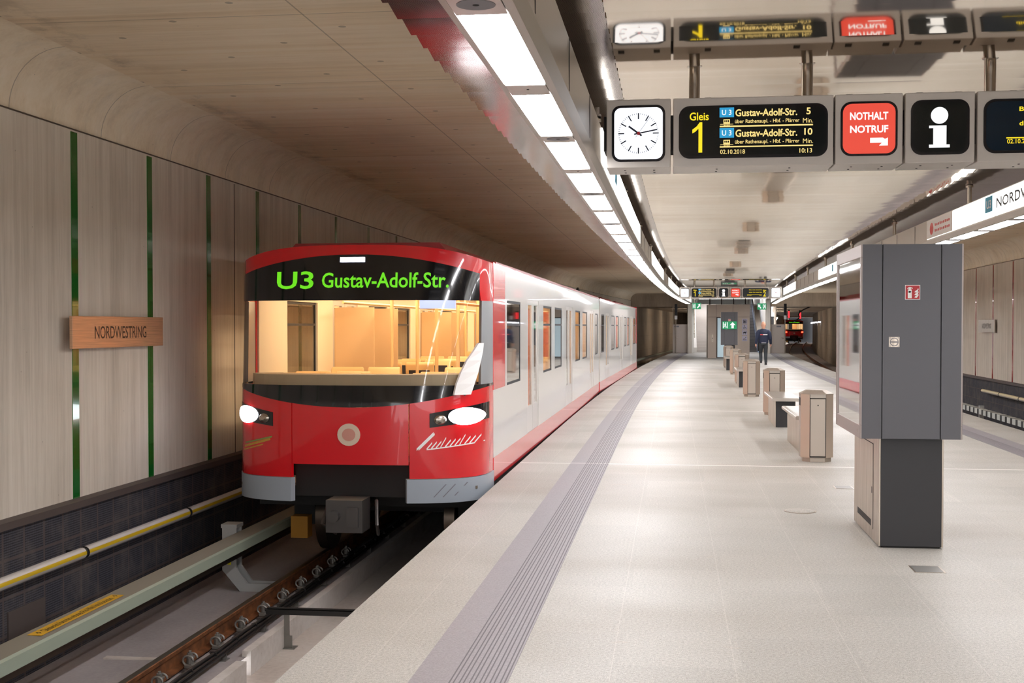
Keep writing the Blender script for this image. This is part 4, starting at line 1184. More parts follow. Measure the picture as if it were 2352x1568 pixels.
    m = MB(); m.tube([(0, .9, -.22), (0, -.12, -.24)], .075, 14); m.box(-.19, .19, -.2, .12, -.40, -.07); m.tube([(-.1, -.2, -.23), (-.1, -.27, -.23)], .06, 12); m.box(.03, .15, -.23, -.18, -.34, -.14)
    m.tube([(.24, .2, -.12), (.28, .05, -.35), (.22, .35, -.5)], .02, 8); m.tube([(-.26, .2, -.12), (-.3, .05, -.35), (-.24, .35, -.5)], .02, 8)
    m.build('coupler', [mat('coupler_grey_' + ('a' if main else 'b'), '55514f', .4, .6)], r)
    if main:
        # painted script and strokes under the lamps
        m = MB()
        def stroke(x0, z0, x1, z1, wd, mi, n=6):
            P = [(x0 + (x1 - x0) * t / n, z0 + (z1 - z0) * t / n) for t in range(n + 1)]
            m.add([fpt(th_of(x), z - wd, .004) for x, z in P] + [fpt(th_of(x), z + wd, .004) for x, z in P], [(t, t + 1, n + 2 + t, n + 1 + t) for t in range(n)], mi)
        stroke(.70, .43, .87, .60, .012, 0); stroke(.72, .43, .88, .59, .01, 0)
        for k in range(11):
            x = .80 + k * .045; stroke(x, .435 + .005 * k, x + .055, .50 + .006 * k + (.03 if k in (3, 7) else 0), .009, 0)
        stroke(.80, .43, 1.33, .49, .006, 0)
        m.build('painted_lettering', [M_WHITE], r)
        m = MB()
        stroke(-1.22, .42, -.86, .52, .012, 1); stroke(-1.2, .46, -.84, .545, .008, 2); stroke(-1.24, .38, -.95, .46, .006, 1)
        m.build('painted_stripes', [M_WHITE, mat('painted_ochre', 'cf9a3a', .5), mat('painted_green', '8aa050', .5)], r)
        m = MB()
        for k, (x, z) in enumerate(((.86, -.06), (.95, -.06), (1.06, -.05))):
            m.add([fpt(th_of(x), z, .013), fpt(th_of(x + .012), z, .013), fpt(th_of(x + .13), z + .13, .013), fpt(th_of(x + .118), z + .13, .013)], [(0, 1, 2, 3)])
        m.build('bumper_marking', [M_GREYPRINT], r)
        # wiper with pale spoiler
        m = MB(); m.loft([[fpt(th_of(xa), z, .05), fpt(th_of(xb), z, .05), fpt(th_of(xb), z, .025), fpt(th_of(xa), z, .025)] for xa, xb, z in ((1.04, 1.19, .99), (1.06, 1.22, 1.10), (1.10, 1.25, 1.22), (1.15, 1.27, 1.34), (1.21, 1.285, 1.44), (1.25, 1.29, 1.52))])
        wp = m.build('wiper', [M_WHITE], r)
        m = MB(); m.tube([fpt(th_of(1.15), .98, .02), fpt(th_of(1.22), 1.25, .03), fpt(th_of(1.27), 1.52, .02)], .012, 8); m.build('wiper_arm', [M_TRUB], wp)
    m = MB(); patch(m, -1.33, 1.33, C(1.06), C(1.19), -.10, .3, 24, 2); m.build('dashboard', [mat('dashboard_grey_' + ('a' if main else 'b'), 'b3a896', .6)], r)
    # --- cars
    def car(y0, ang, xo, flip, first, L=18.75):
        ca, sa = math.cos(ang), math.sin(ang)
        def xf(p):
            y = L - p[1] if flip else p[1]
            return (xo + p[0] * ca + y * sa, y0 + y * ca - p[0] * sa, p[2])
        st = .95
        holes = sorted([(a, b, 0) for a, b in WIN] + [(a, b, 1) for a, b in DOORS])
        for sg in (-1, 1):
            X0, X1 = sorted((sg * 1.33, sg * 1.36)); I0, I1 = sorted((sg * 1.31, sg * 1.329))
            m = MB(xf); n_ = MB(xf); rd = MB(xf)
            segs = []; prev = 1.85
            for a, b, d in holes:
                segs.append((prev, a, .0, 2.39)); 
                if d == 0: segs.append((a, b, .0, 1.0)); segs.append((a, b, 2.0, 2.39))
                else: segs.append((a, b, 2.05, 2.39))
                prev = b
            segs.append((prev, L, 0.0, 2.39))
            for a, b, z0, z1 in segs:
                zz = max(z0, .26)
                m.box(X0, X1, a, b, zz, z1)
                n_.box(I0, I1, a, b, max(z0, .05), min(z1, 2.3), 0)
            m.box(X0, X1, .95, 1.85, .26, 1.0); rd.box(X0, X1, .96, L, 0.0, .26)
            n_.box(I0, I1, 1.0, 1.85, .05, 2.3, 0)
            m.build('side_wall', [M_TWHITE], r); n_.build('wall_lining', [M_TINT], r)
            rd.build('sole_stripe', [M_TRED], r)
            m = MB(xf); m.box(X0, X1, .95, 1.85, 1.0, 2.39); m.build('corner_pillar', [M_TRED], r)
            for a, b in WIN:
                w0, w1 = sorted((sg * 1.325, sg * 1.335))
                gx = sg * 1.351; m = MB(xf); m.add([(gx, a, 1.0), (gx, b, 1.0), (gx, b, 2.0), (gx, a, 2.0)], [(0, 1, 2, 3)]); g = m.build('window', [M_TGLASS], r)
                m = MB(xf); w0, w1 = sorted((sg * 1.34, sg * 1.356))
                for q in ((a, b, 1.0, 1.03), (a, b, 1.97, 2.0), (a, a + .03, 1.03, 1.97), (b - .03, b, 1.03, 1.97), (a, b, 1.70, 1.73)): m.box(w0, w1, *q)
                m.build('window_frame', [M_TRUB], g)
            for a, b in DOORS:
                mid = (a + b) / 2
                for p, q in ((a, mid - .006), (mid + .006, b)):
                    w0, w1 = sorted((sg * 1.325, sg * 1.355)); e = .13
                    m = MB(xf)
                    for t in ((p, p + e, .262, 2.05), (q - e, q, .262, 2.05), (p + e, q - e, .262, .62), (p + e, q - e, 1.98, 2.05)): m.box(w0, w1, *t)
                    d = m.build('door', [M_TDOOR], r)
                    w0, w1 = sorted((sg * 1.33, sg * 1.34))
                    gx = sg * 1.345; m = MB(xf); m.add([(gx, p + e, .62), (gx, q - e, .62), (gx, q - e, 1.98), (gx, p + e, 1.98)], [(0, 1, 2, 3)]); m.build('door_window', [M_TGLASS], d)
        # roof
        m = MB(xf); xs = [-1.36 + 2.72 * i / 24 for i in range(25)]
        m.loft([[(x, y, zroof(x)) for x in xs] for y in (1.1, L)], 0, False, False)
        m.loft([[(x, y, zroof(x) - .06) for x in xs] for y in (1.1, L)], 0, False, False)
        for sg in (-1, 1):
            a, b = sorted((sg * 1.29, sg * 1.365)); m.box(a, b, 1.1, L, 2.375, 2.405)
        m.build('roof', [M_TROOF], r, smooth=True)
        for a, b in ((.75, 5.2), (7.5, 11.5), (13.0, 16.0)):
            m = MB(xf); m.loft([[(x, y, z) for x, z in ((-.92, 2.46), (.92, 2.46), (.80, 2.60), (-.80, 2.60))] for y in (a, b)])
            m.build('roof_housing', [M_TROOF], r)
        # inside
        m = MB(xf); m.box(-1.28, 1.28, .35 if first else 0, L, .0, .03); m.build('cabin_floor', [M_TFLOOR], r)
        m = MB(xf); m.box(-1.28, 1.28, .9, L, 2.28, 2.30); m.build('cabin_ceiling', [M_TINT], r)
        for sx in (-.55, .55):
            m = MB(xf); m.box(sx - .09, sx + .09, 1.2, L - .3, 2.265, 2.28); m.build('cabin_lamp', [M_TLAMP], r)
        m = MB(xf)
        for sg in (-1, 1):
            a, b = sorted((sg * .55, sg * 1.28)); m.box(a, b, L - .12, L - .06, .03, 2.28)
        m.box(-.55, .55, L - .12, L - .06, 2.0, 2.28); m.build('end_wall', [M_TINT2], r)
        # underframe and bogies
        m = MB(xf)
        for sg in (-1, 1):
            a, b = sorted((sg * 1.28, sg * 1.34)); m.box(a, b, 1.0, L - .1, -.16, 0.0)
        m.box(-1.1, 1.1, 5.2, L - 5.2, -.62, -.02); m.box(-1.28, 1.28, 1.0, L - .1, -.06, 0.0)
        m.build('underframe', [M_TDARK], r)
        for yb in (2.9, L - 2.9):
            m = MB(xf); m.box(-1.1, -.85, yb - 1.3, yb + 1.3, -.62, -.38); m.box(.85, 1.1, yb - 1.3, yb + 1.3, -.62, -.38); m.box(-.9, .9, yb - .3, yb + .3, -.6, -.2)
            bg = m.build('bogie', [M_TDARK], r)
            for yw in (yb - 1.0, yb + 1.0):
                for sg in (-1, 1):
                    m = MB(xf); m.tube([(sg * .70, yw, -.545), (sg * .82, yw, -.545)], .405, 24); m.build('wheel', [M_RAILTOP], bg, smooth=True)
            for sg in (-1, 1):
                m = MB(xf); m.box(sg * .98 - .1, sg * .98 + .1, yb - 1.5, yb - 1.32, -.75, -.5); m.build('pickup_shoe', [M_OCHRE], bg)
        return xf
    L = 18.75
    if main:
        a1 = math.atan2(S(31) - S(12.2), L); x1 = 0.0
        a2 = math.atan2(S(50) - S(31), L)
        xf1 = car(0.0, a1, 0.0, False, True)
        xf2 = car(L + .35, a2, S(31), True, False)
        m = MB(); m.box(-1.25 + .05, 1.25 + .05, L - .02, L + .37, .05, 2.35); g = m.build('gangway', [M_TGANG], r)
        for k in range(4):
            m = MB(); m.box(-1.29 + .05, 1.29 + .05, L + .02 + .085 * k, L + .05 + .085 * k, .0, 2.40); m.build('bellows_rib', [M_TGANG], g)
        # hose loops on the roof near the coupling
        m = MB(); 
        for yy, rr in ((L - 1.2, .16), (L - 3.0, .08), (L + 5.5, .08)):
            m.tube([(1.0, yy + rr * 1.6 * math.cos(t), 2.45 + rr * math.sin(t)) for t in [math.pi * k / 10 for k in range(11)]], .03, 8)
        m.build('roof_hose', [M_CABLE], r, smooth=True)
        # rear end of the second car
        m = MB(xf2); m.box(-1.36, 1.36, .80, .95, -.1, 2.45); m.build('rear_panel', [M_TRED], r)
        # seats, poles, screen
        m = MB(xf1)
        def seat_mesh(xc, yc, d):
            s_ = MB(xf1)
            prof = [(yc, .44), (yc + .42 * d, .46), (yc + .45 * d, .50), (yc + .08 * d, .50), (yc + .02 * d, .6), (yc - .06 * d, 1.12), (yc - .10 * d, 1.16), (yc - .13 * d, 1.12), (yc - .05 * d, .48)]
            s_.prism(prof, 'x', xc - .22, xc + .22); s_.box(xc - .18, xc - .14, yc, yc + .3 * d if d > 0 else yc, .03, .44) if d > 0 else s_.box(xc - .18, xc - .14, yc - .3, yc, .03, .44)
            o = s_.build('passenger_seat', [M_TSEAT], r, bevel=.02)
            c = MB(xf1); c.prism([(yc + .06 * d, .60), (yc + .085 * d, .60), (yc + .005 * d, 1.06), (yc - .02 * d, 1.06)], 'x', xc - .17, xc + .17)
            c.prism([(yc - .155 * d, 1.03), (yc - .135 * d, 1.03), (yc - .065 * d, .66), (yc - .085 * d, .66)], 'x', xc - .16, xc + .16)
            c.box(xc - .18, xc + .18, min(yc + .1 * d, yc + .42 * d), max(yc + .1 * d, yc + .42 * d), .50, .53)
            c.build('seat_cushion', [M_TCUSH], o)
        for xc in (-1.02, -.52, .52, 1.02):
            for yc, d in ((1.55, -1), (2.2, 1), (3.55, -1), (6.0, 1), (7.2, -1), (7.9, 1), (9.2, -1), (11.5, 1), (13.0, -1), (13.7, 1)):
                seat_mesh(xc, yc, d)
        for xc, yc in ((-.45, 3.8), (.45, 3.8), (-.45, 5.4), (.45, 5.4), (0, 4.6), (-.45, 9.5), (.45, 9.5), (0, 10.2), (-.45, 11.0), (.45, 11.0), (0, 16.1)):
            p = MB(xf1); p.tube([(xc, yc, .03), (xc, yc, 2.27)], .024, 10); p.build('grab_pole', [M_TSEAT], r, smooth=True)
        for xc in (-.62, .62):
            p = MB(xf1); p.tube([(xc, 2.0, 1.98), (xc, 16, 1.98)], .018, 8); p.build('grab_rail', [M_TSEAT], r, smooth=True)
        for yc in (3.9, 5.3, 9.55, 10.95):
            for sg in (-1, 1):
                p = MB(xf1); a, b = sorted((sg * .72, sg * 1.26)); p.box(a, b, yc - .012, yc + .012, .4, 1.95); p.build('partition_screen', [M_TINT2 if sg < 0 else M_TORANGE], r)
        p = MB(xf1); p.box(.38, .80, 1.7, 1.75, 1.90, 2.16); p.build('info_screen', [M_TSCREEN], r)
        p = MB(xf1); p.box(-.55, .3, 15.2, 15.25, .03, 2.28); p.build('end_partition', [M_TINT2], r)
    else:
        car(0.0, 0.0, 0.0, False, True)
    return r
build_train('red and white underground train arriving along the left platform edge', (-3.3, 12.2, 0), 0, True)
TY = 186.0
build_train('small distant train with red tail lamps standing in the dark tunnel', (18.0, TY, 0), -.05, False)

# ------------------------------------------------------------------ far end of the platform
def picto(parent, og, x0, x1, z0, z1, y, kind):
    m = MB(); W, H = x1 - x0, z1 - z0
    m.box(x0, x1, y - .006, y, z0, z1, 0)
    def q(pts): m.add([(x0 + u * W, y - .008, z0 + v * H) for u, v in pts], [tuple(range(len(pts)))], 1)
    def disc(u, v, r): q([(u + r * math.cos(k * .524), v + r * math.sin(k * .524)) for k in range(12)])
    if kind == 0:
        q([(.2, .15), (.8, .15), (.8, .22), (.2, .22)]); q([(.2, .22), (.27, .22), (.27, .8), (.2, .8)]); q([(.73, .22), (.8, .22), (.8, .8), (.73, .8)]); q([(.2, .73), (.8, .73), (.8, .8), (.2, .8)])
        for u in (.38, .5, .62): disc(u, .62, .05); q([(u - .05, .25), (u + .05, .25), (u + .05, .55), (u - .05, .55)])
    elif kind == 1:
        disc(.42, .82, .08); q([(.38, .72), (.46, .72), (.48, .45), (.72, .42), (.82, .2), (.75, .17), (.64, .36), (.40, .38)])
        q([(.36, .5), (.24, .4), (.22, .26), (.34, .14), (.5, .14), (.6, .26), (.54, .28), (.47, .2), (.36, .2), (.29, .28), (.30, .38), (.38, .44)])
    elif kind == 2:
        q([(.2, .45), (.75, .42), (.85, .6), (.7, .68), (.45, .72), (.2, .6)]); disc(.3, .3, .07); disc(.66, .3, .07); q([(.75, .6), (.9, .8), (.86, .83), (.7, .66)])
    else:
        q([(.15, .3), (.85, .3), (.85, .36), (.15, .36)]); q([(.25, .36), (.7, .62), (.7, .68), (.25, .44)]); disc(.72, .74, .07); q([(.1, .1), (.9, .1), (.9, .15), (.1, .15)])
    m.build('pictogram', [mat('pictogram_plate_%d' % kind, 'cfcbe0', .5), M_NAVY], parent, org=og)
og = (2.92, 65, 0)
r = thing('lift', 'grey-brown lift housing with pale blue glass door at the platform end', 'lift', og)
m = MB(); y0, y1 = 65.0, 67.6
m.box(1.84, 2.29, y0, y1, 0, 2.16); m.box(3.12, 4.0, y0, y1, 0, 2.16); m.box(1.84, 4.0, y0, y1, 2.16, 2.82); m.box(2.29, 3.12, y0 + .35, y1, 0, 2.16)
M_LIFT = mat('lift_brown_grey_panels', 'c2b3a6', .35, .15)
m.build('housing', [M_LIFT], r, org=og)
m = MB()
for x in (2.27, 3.13): m.box(x - .006, x + .006, y0 - .002, y0 + .01, 0, 2.82)
m.box(1.84, 4.0, y0 - .002, y0 + .01, 2.155, 2.165); m.build('panel_joint', [M_SEAM], r, org=og)
m = MB(); m.box(2.34, 3.07, y0 + .14, y0 + .2, .05, 2.11); d = m.build('door', [M_BLUEGLASS], r, org=og)
m = MB(); m.box(2.29, 2.34, y0 + .1, y0 + .24, 0, 2.16); m.box(3.07, 3.12, y0 + .1, y0 + .24, 0, 2.16); m.box(2.34, 3.07, y0 + .1, y0 + .24, 2.11, 2.16); m.box(2.34, 3.07, y0 + .1, y0 + .24, 0, .05)
m.build('door_frame', [M_LEDGE], d, org=og)
m = MB(); m.box(2.03, 2.12, y0 - .012, y0, .85, 1.25); b_ = m.build('call_panel', [M_BRUSH], r, org=og)
m = MB(); m.prism(circle(2.075, 1.05, .025, 12), 'y', y0 - .02, y0 - .011); m.prism(circle(2.075, .95, .015, 12), 'y', y0 - .02, y0 - .011); m.build('call_button', [M_BLACK], b_, org=og)
for k in range(4):
    zt = 1.7 + (748 - (732 + 13 * k)) / 2800 * 65
    picto(r, og, 3.61, 3.88, zt - .27, zt, y0, k)
m = MB()
for x in (1.98, 2.6, 3.24, 3.86): m.box(x - .03, x + .03, 66.4, 66.46, 2.82, 3.4)
m.box(1.95, 3.89, 66.4, 66.46, 3.36, 3.42); fr_ = m.build('glass_top_frame', [M_LEDGE], r, org=og)
MB().box(1.98, 3.86, 66.425, 66.435, 2.82, 3.36).build('glass_pane', [M_GLASS], fr_, org=og)
# end columns, hall, stairs
struct(MB().box(.93, 1.19, 76.6, 77.3, 0, 4.02), 'column_left', [M_WALL])
struct(MB().box(5.73, 5.965, 76.6, 77.3, 0, 4.02), 'column_right', [M_WALL])
M_HALL = mat('white_hall_wall', 'e8e4de', .5)
struct(MB().box(1.2, 1.32, 77.3, 98, 0, 4.02), 'wall_hall_left', [M_HALL])
struct(MB().box(5.9, 6.02, 77.3, 98, 0, 4.02), 'wall_hall_right', [M_HALL])
struct(MB().box(6.02, 6.08, 77.3, 98, 0, 4.02), 'wall_hall_right_outside', [M_TUNNEL])
struct(MB().box(1.14, 1.2, 77.3, 98, 0, 4.02), 'wall_hall_left_outside', [M_TUNNEL])
struct(MB().box(1.2, 6.0, 98, 98.2, 0, 6), 'wall_hall_back', [M_HALL])
struct(MB().box(1.2, 6.0, 77.9, 98, -.2, 0), 'floor_hall', [M_GRANITE])
struct(MB().box(1.2, 6.0, 85.9, 98, 3.0, 3.2), 'floor_hall_upper', [M_GRANITE])
struct(MB().box(1.2, 6.02, 88, 98.2, 4.02, 4.1), 'ceiling_hall', [M_HALL])
M_HALLLAMP = mat('hall_lamp_glow', 'ffffff', .4, emit='f6f8ff', es=8.0)
for k, (y, zc) in enumerate(((80.5, 4.0), (83.5, 4.0), (92.0, 4.0), (71.0, 3.36), (75.0, 3.36))):
    og = (3.5, y, zc)
    r = thing('hall_light', ['white ceiling lamp panel over the foot of the stairs', 'white ceiling lamp panel over the middle of the stairs', 'white ceiling lamp panel in the upper hall', 'white ceiling lamp panel over the lift door', 'white ceiling lamp panel between lift and stairs'][k], 'light', og, 0, 'hall ceiling lights')
    MB().box(1.6, 5.6, y - .35, y + .35, zc - .03, zc).build('diffuser', [M_HALLLAMP], r, org=og)
    MB().box(1.55, 5.65, y - .4, y + .4, zc - .015, zc + .018).build('frame', [M_FASCIA], r, org=og)
og = (2.0, 80, 0)
r = thing('staircase', 'bright stone staircase rising beside the lift on the train side', 'stairs', og)
m = MB()
for k in range(18): m.box(1.55, 2.95, 80 + .32 * k, 86, .178 * k, .178 * (k + 1))
M_STAIR = mat('pale_stair_stone', 'cfc8c2', .5)
m.build('steps', [M_STAIR], r, org=og)
m = MB(); m.tube([(1.42, 79.7, .95), (1.42, 80.1, 1.0), (1.46, 86, 4.1)], .03, 10)
hr = m.build('handrail', [M_STEEL], r, smooth=True, org=og)
for k in range(5):
    y = 80.5 + 1.2 * k; m = MB(); m.box(1.32, 1.44, y - .05, y + .05, .95 + .53 * (y - 80.1), 1.0 + .53 * (y - 80.1)); m.build('rail_bracket', [M_BLACK], hr, org=og)
m = MB(); m.prism([(79.8, 0), (80.2, 0), (86, 3.2), (86, 3.6), (79.8, .3)], 'x', 1.34, 1.55); m.build('stringer', [M_HALL], r, org=og)
og = (4.6, 80, 0)
r = thing('escalator', 'dark-stepped escalator rising beside the lift behind the walking person', 'escalator', og)
M_ESC = mat('escalator_step_dark', '4b4744', .5, .3); M_ESC2 = mat('escalator_riser_dark', '66605c', .5, .3)
m = MB()
for k in range(16): m.box(4.2, 5.37, 80 + .36 * k, 86, .2 * k, .2 * (k + 1) - .03, 0); m.box(4.2, 5.37, 80 + .36 * k + .01, 86, .2 * (k + 1) - .03, .2 * (k + 1), 1)
m.build('steps', [M_ESC2, M_ESC], r, org=og)
m = MB(); m.prism([(78.9, 0), (80.4, 0), (86.1, 3.1), (86.1, 4.0), (80.2, .98), (79.0, .9)], 'x', 5.38, 5.44); bl = m.build('balustrade', [mat('escalator_blue_glass', '9fb4d6', .15, coat=.5)], r, org=og)
m = MB(); m.tube([(5.41, 78.95, .1), (5.41, 78.85, .5), (5.41, 79.0, .93), (5.41, 80.2, 1.02), (5.41, 86, 4.05)], .045, 10); m.build('handrail', [M_CABLE], bl, smooth=True, org=og)
m = MB(); m.prism([(79.4, 0), (80.4, 0), (86.1, 3.05), (86.1, 3.2), (79.4, .25)], 'x', 5.45, 5.88); m.build('cladding', [M_BRUSH], r, org=og)
exit_sign('green exit sign hanging at the stairs between left column and lift', 1.21, 1.74, 76.55, 2.73, 3.12, 'side', None, hang=4.0)
exit_sign('green exit sign hanging above the escalator', 5.18, 5.71, 76.55, 2.70, 3.08, 'flip', None, hang=4.0)
M_GATE = mat('grey_brown_gate_metal', 'c2b6ac', .4, .15)
def gate(label, x0, x1, hx):
    og = ((x0 + x1) / 2, 76.8, 0)
    r = thing('service_gate', label, 'gate', og, 0, 'service gates')
    MB().box(x0, x1, 76.8, 76.86, .02, 1.79).build('leaf', [M_GATE], r, bevel=.006, org=og)
    m = MB(); m.box(x0 - .03, x0, 76.78, 76.9, 0, 2.9 if x0 < 3 else 1.85); m.box(x1, x1 + .03, 76.78, 76.9, 0, 1.85 if x0 < 3 else 2.9); m.build('gate_post', [M_BRUSH], r, org=og)
    m = MB(); m.box(hx - .06, hx + .06, 76.74, 76.77, .96, .99); m.box(hx - .05, hx - .03, 76.77, 76.8, .965, .985); m.build('handle', [M_STEEL], r, org=og)
    m = MB(); a = x0 + .08 if x0 < 3 else x0 + .35; m.box(a, a + .28, 76.79, 76.8, 1.62, 1.70); m.build('name_tag', [M_GREYPRINT], r, org=og)
gate('grey metal service gate closing the platform end on the train side', .03, .92, .28)
gate('grey metal service gate closing the platform end beside the dark tunnel', 6.01, 6.88, 6.72)
def signal(label, x):
    og = (x, 76.6, 0)
    r = thing('track_signal', label, 'signal', og, 0, 'track signals')
    m = MB(); m.tube([(x - .0, 76.72, 0), (x - .0, 76.72, 3.05)], .025, 10); m.build('post', [M_BRUSH], r, org=og)
    m = MB(); m.box(x - .08, x + .09, 76.5, 76.68, 2.36, 3.06); h = m.build('signal_head', [M_BLACK], r, bevel=.02, org=og)
    m = MB()
    for z in (2.5, 2.68, 2.86): m.prism(circle(x, z, .05, 14), 'y', 76.46, 76.5)
    m.build('lens_hood', [M_TRUB], h, org=og)
    m = MB(); m.box(x - .08, x + .09, 76.6, 76.64, 2.1, 2.33); m.build('number_plate', [M_WHITE], r, org=og)
signal('black track signal on a post above the gate on the train side', .2)
signal('black track signal on a post above the gate beside the dark tunnel', 6.86)
# tunnel: cable, stand-in glow strips and boxes, added lamps
og = (9.6, 92, 3.1)
r = thing('hanging_cable', 'black cable sagging from the portal beam into the dark tunnel', 'cable', og)
m = MB(); m.tube([(at(px, py, 92)[0], 92, at(px, py, 92)[1]) for px, py in ((1863, 703.0), (1854, 707), (1845, 711), (1837, 717), (1834, 722), (1836, 727), (1835, 731), (1829, 735), (1822, 737))], .045, 8)
m.build('cable', [M_CABLE], r, smooth=True, org=og)
for k, (px, py, Y) in enumerate(((1812, 722, 110), (1838, 724, 112))):  # glowing strips added in place of red reflections
    x = at(px, py, Y)[0]; z = at(px, py, Y)[1]; og = (x, Y, z)
    r = thing('tunnel_signal', ['red glowing tunnel signal lamp above the left side of the distant train', 'red glowing tunnel signal lamp beside the black hanging cable'][k], 'signal', og, 0, 'tunnel signal lamps')
    MB().box(x - .07, x + .07, Y, Y + .06, z - .3, z + .3).build('red_lens', [mat('red_signal_glow_%d' % k, '601010', .4, emit='ff3038', es=1.6)], r, org=og)
    MB().box(x - .1, x + .1, Y + .06, Y + .16, z - .35, 3.12).build('casing', [M_BLACK], r, org=og)
M_TUNFILL = mat('tunnel_tube_glow', 'ffffff', .4, emit='fff2de', es=45.0)
for k in range(6):  # unseen lamps added to brighten the tunnel walls
    right = k % 2
    Y = 101 + 11 * (k // 2); x = (4.75 if right else -1.35) + S(Y) + (.085 if right else -.085); og = (x, Y, 2.3)
    r = thing('tunnel_tube_lamp', 'tube lamp on the inner wall of the %s tunnel, %s from the portal' % (('dark track-2' if right else 'train-side'), ordn[k // 2]), 'light', og, 0, 'inner wall tube lamps')
    sg = 1 if right else -1
    a, b = sorted((x + sg * .03, x + sg * .11)); MB().box(a, b, Y - .6, Y + .6, 2.28, 2.38).build('tube', [M_TUNFILL], r, org=og)
    a, b = sorted((x - sg * .06, x + sg * .03)); MB().box(a, b, Y - .65, Y + .65, 2.26, 2.40).build('bracket', [M_LEDGE], r, org=og)
for k in range(6):  # glowing boxes added for the bright spots beside the distant train
    Y = 118 + 11 * k; x = XR - .35 + S(Y); og = (x, Y, 2.2)
    r = thing('tunnel_lamp', 'small white lamp on the curving tunnel wall, %s from the portal' % ordn[k], 'light', og, 0, 'tunnel wall lamps')
    MB().box(x, x + .2, Y - .12, Y + .12, 2.0, 2.12).build('lens', [M_TOPL], r, org=og)
    MB().box(x + .02, x + .25, Y - .16, Y + .16, 2.12, 2.17).build('hood', [M_LEDGE], r, org=og)

# ------------------------------------------------------------------ the walking person, seen from behind
def ring(c, rx, ry, n=16, tilt=(0, 0)):
    return [(c[0] + rx * math.cos(2 * math.pi * k / n), c[1] + ry * math.sin(2 * math.pi * k / n), c[2] + tilt[1] * math.sin(2 * math.pi * k / n)) for k in range(n)]
PX, PY = 3.94, 54.3
r = thing('person', 'bald person in navy jacket and dark trousers walking away towards the escalator', 'person', (PX, PY, 0), .04)
def remesh(o, v):
    q = o.modifiers.new('merge', 'REMESH'); q.mode = 'VOXEL'; q.voxel_size = v; q.use_smooth_shade = True
    s_ = o.modifiers.new('smooth', 'SMOOTH'); s_.iterations = 3; s_.factor = .5
M_SKIN = mat('skin', 'd7a085', .55); M_JACK = mat('navy_jacket', '1f2740', .7); M_JACK2 = mat('navy_shoulder_yoke', '3a4560', .7); M_TROU = mat('dark_trousers', '34393d', .75); M_SHOE = mat('black_shoes', '15151a', .5)
m = MB()
m.loft([ring((0, .02, z), rx, ry) for z, rx, ry in ((1.50, .07, .07), (1.60, .07, .074), (1.64, .08, .092), (1.70, .092, .108), (1.77, .096, .115), (1.83, .085, .102), (1.87, .058, .07), (1.885, .024, .03))])
m.loft([ring((0, .03, z), rx, ry) for z, rx, ry in ((.9, .14, .1), (1.1, .15, .1), (1.35, .18, .11), (1.48, .12, .09), (1.54, .06, .06))])
for sg in (-1, 1):
    m.tube([(sg * .085, .03, 1.69), (sg * .098, .015, 1.74)], [(.012, .022), (.014, .026)], 8)
    sw = .10 * sg
    sh = (sg * .2, .02, 1.44); el = (sg * .29, -.02 + sw * .2, 1.14); wr = (sg * .33, .06 + sw, .90)
    m.tube([sh, el, wr], [.055, .045, .032], 12)
    # palm and fingers, lightly curled
    hd = Vector((wr[0], wr[1], wr[2])); 
    m.tube([hd, hd + Vector((0, .005, -.05)), hd + Vector((-.004 * sg, .012, -.095))], [(.022, .030), (.020, .042), (.016, .040)], 10)
    for f, (dy, ln) in enumerate(((-.032, .062), (-.011, .075), (.011, .072), (.031, .058))):
        b0 = hd + Vector((-.004 * sg, .012 + dy, -.09)); m.tube([b0, b0 + Vector((-.006 * sg, .004, -ln * .5)), b0 + Vector((-.022 * sg, .006, -ln))], [.0105, .010, .008], 8)
    t0 = hd + Vector((0, .03, -.035)); m.tube([t0, t0 + Vector((-.012 * sg, .03, -.03)), t0 + Vector((-.02 * sg, .035, -.06))], [.013, .012, .009], 8)
m.tube([(0, .12, 1.745), (0, .14, 1.71), (0, .118, 1.695)], [.01, .018, .012], 8)
m.loft([ring((sx * .09, .03, .95), .07, .08) if i == 0 else ring((sx * .10, y_, z_), .045, .05) for i, (y_, z_) in enumerate(((0, 0), (.05, .5), (0, .12)))]) if False else None
for sg, ky, kz, ay, az in ((-1, .17, .52, .05, .16), (1, .05, .50, -.07, .10)):
    m.tube([(sg * .09, .03, .95), (sg * .10, ky, kz), (sg * .10, ay, az)], [.085, .055, .04], 12)
body = m.build('body', [M_SKIN], r, smooth=True); remesh(body, .009)
m = MB()
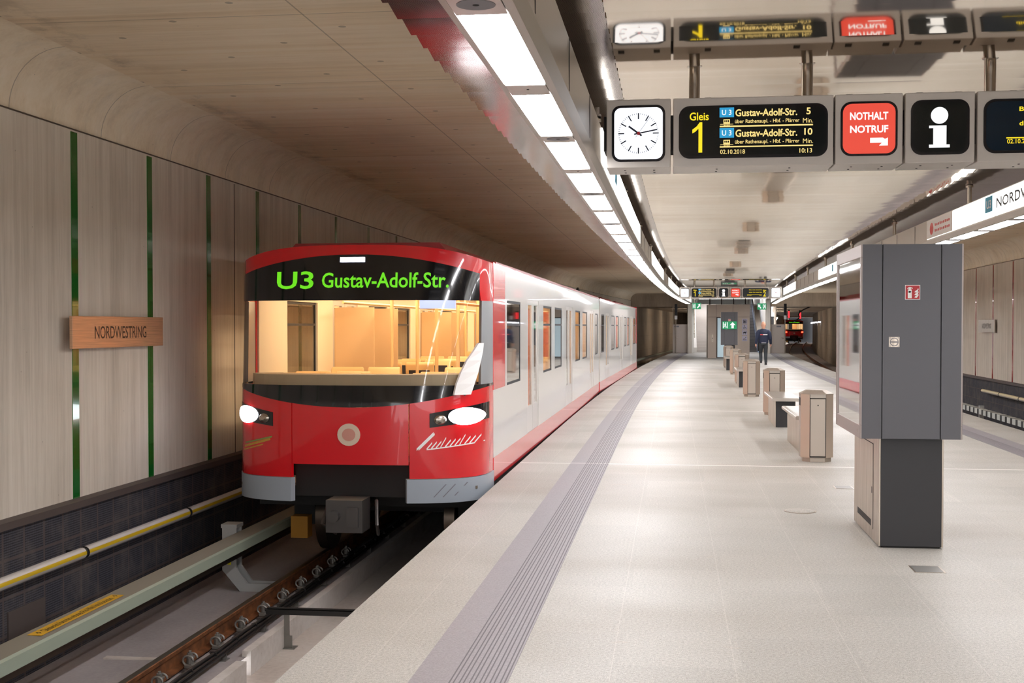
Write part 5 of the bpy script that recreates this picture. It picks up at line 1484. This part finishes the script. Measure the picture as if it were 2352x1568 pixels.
m.loft([ring((0, .03, z), rx, ry, 20) for z, rx, ry in ((.93, .20, .135), (.98, .22, .15), (1.12, .22, .15), (1.3, .24, .155), (1.44, .24, .14), (1.515, .18, .115), (1.575, .095, .09))])
for sg in (-1, 1):
    sw = .10 * sg
    m.tube([(sg * .10, .02, 1.50), (sg * .20, .02, 1.465), (sg * .255, .012, 1.38), (sg * .295, -.02 + sw * .2, 1.14), (sg * .332, .055 + sw, .91)], [.06, .082, .085, .068, .052], 14)
j = m.build('jacket', [M_JACK], r, smooth=True); remesh(j, .012); j['label'] = 'navy work jacket'
m = MB()
P = [(-.205, -.135, 1.36), (.205, -.135, 1.36), (.17, -.10, 1.475), (-.17, -.10, 1.475)]
bp = MB(); bp.box(-.155, -.03, -.132, -.115, 1.295, 1.335, 0); bp.box(-.03, .155, -.132, -.115, 1.295, 1.335, 1); bp.build('back_print', [M_REDPRINT, M_WHITE], j)
hb = MB(); hb.box(-.1, .1, -.128, -.11, .945, .965); hb.build('hem_stripe', [M_WHITE], j)
m = MB()
m.loft([ring((0, .03, z), rx, ry, 18) for z, rx, ry in ((.86, .18, .135), (.93, .185, .135), (.99, .18, .13))])
for sg, ky, kz, ay, az in ((-1, .17, .52, .06, .13), (1, .05, .50, -.07, .09)):
    m.tube([(sg * .09, .03, .93), (sg * .10, .5 * ky, .72), (sg * .105, ky, kz), (sg * .10, (ky + ay) / 2, (kz + az) / 2), (sg * .10, ay, az)], [.105, .095, .078, .07, .062], 14)
t = m.build('trousers', [M_TROU], r, smooth=True); remesh(t, .012)
for sg, ay, az, pit in ((-1, .06, .07, .15), (1, -.07, .0, 0)):
    m = MB(); x = sg * .10
    m.loft([[(x + a * w_, ay + yy, az + zz + pit * max(0, -yy)) for a, zz in ((-1, 0), (1, 0), (.9, h * .6), (.5, h), (-.5, h), (-.9, h * .6))] for yy, w_, h in ((-.09, .035, .08), (-.05, .045, .12), (.03, .045, .12), (.10, .05, .08), (.17, .045, .06), (.20, .02, .04))])
    m.build('shoe', [M_SHOE], r, smooth=True)
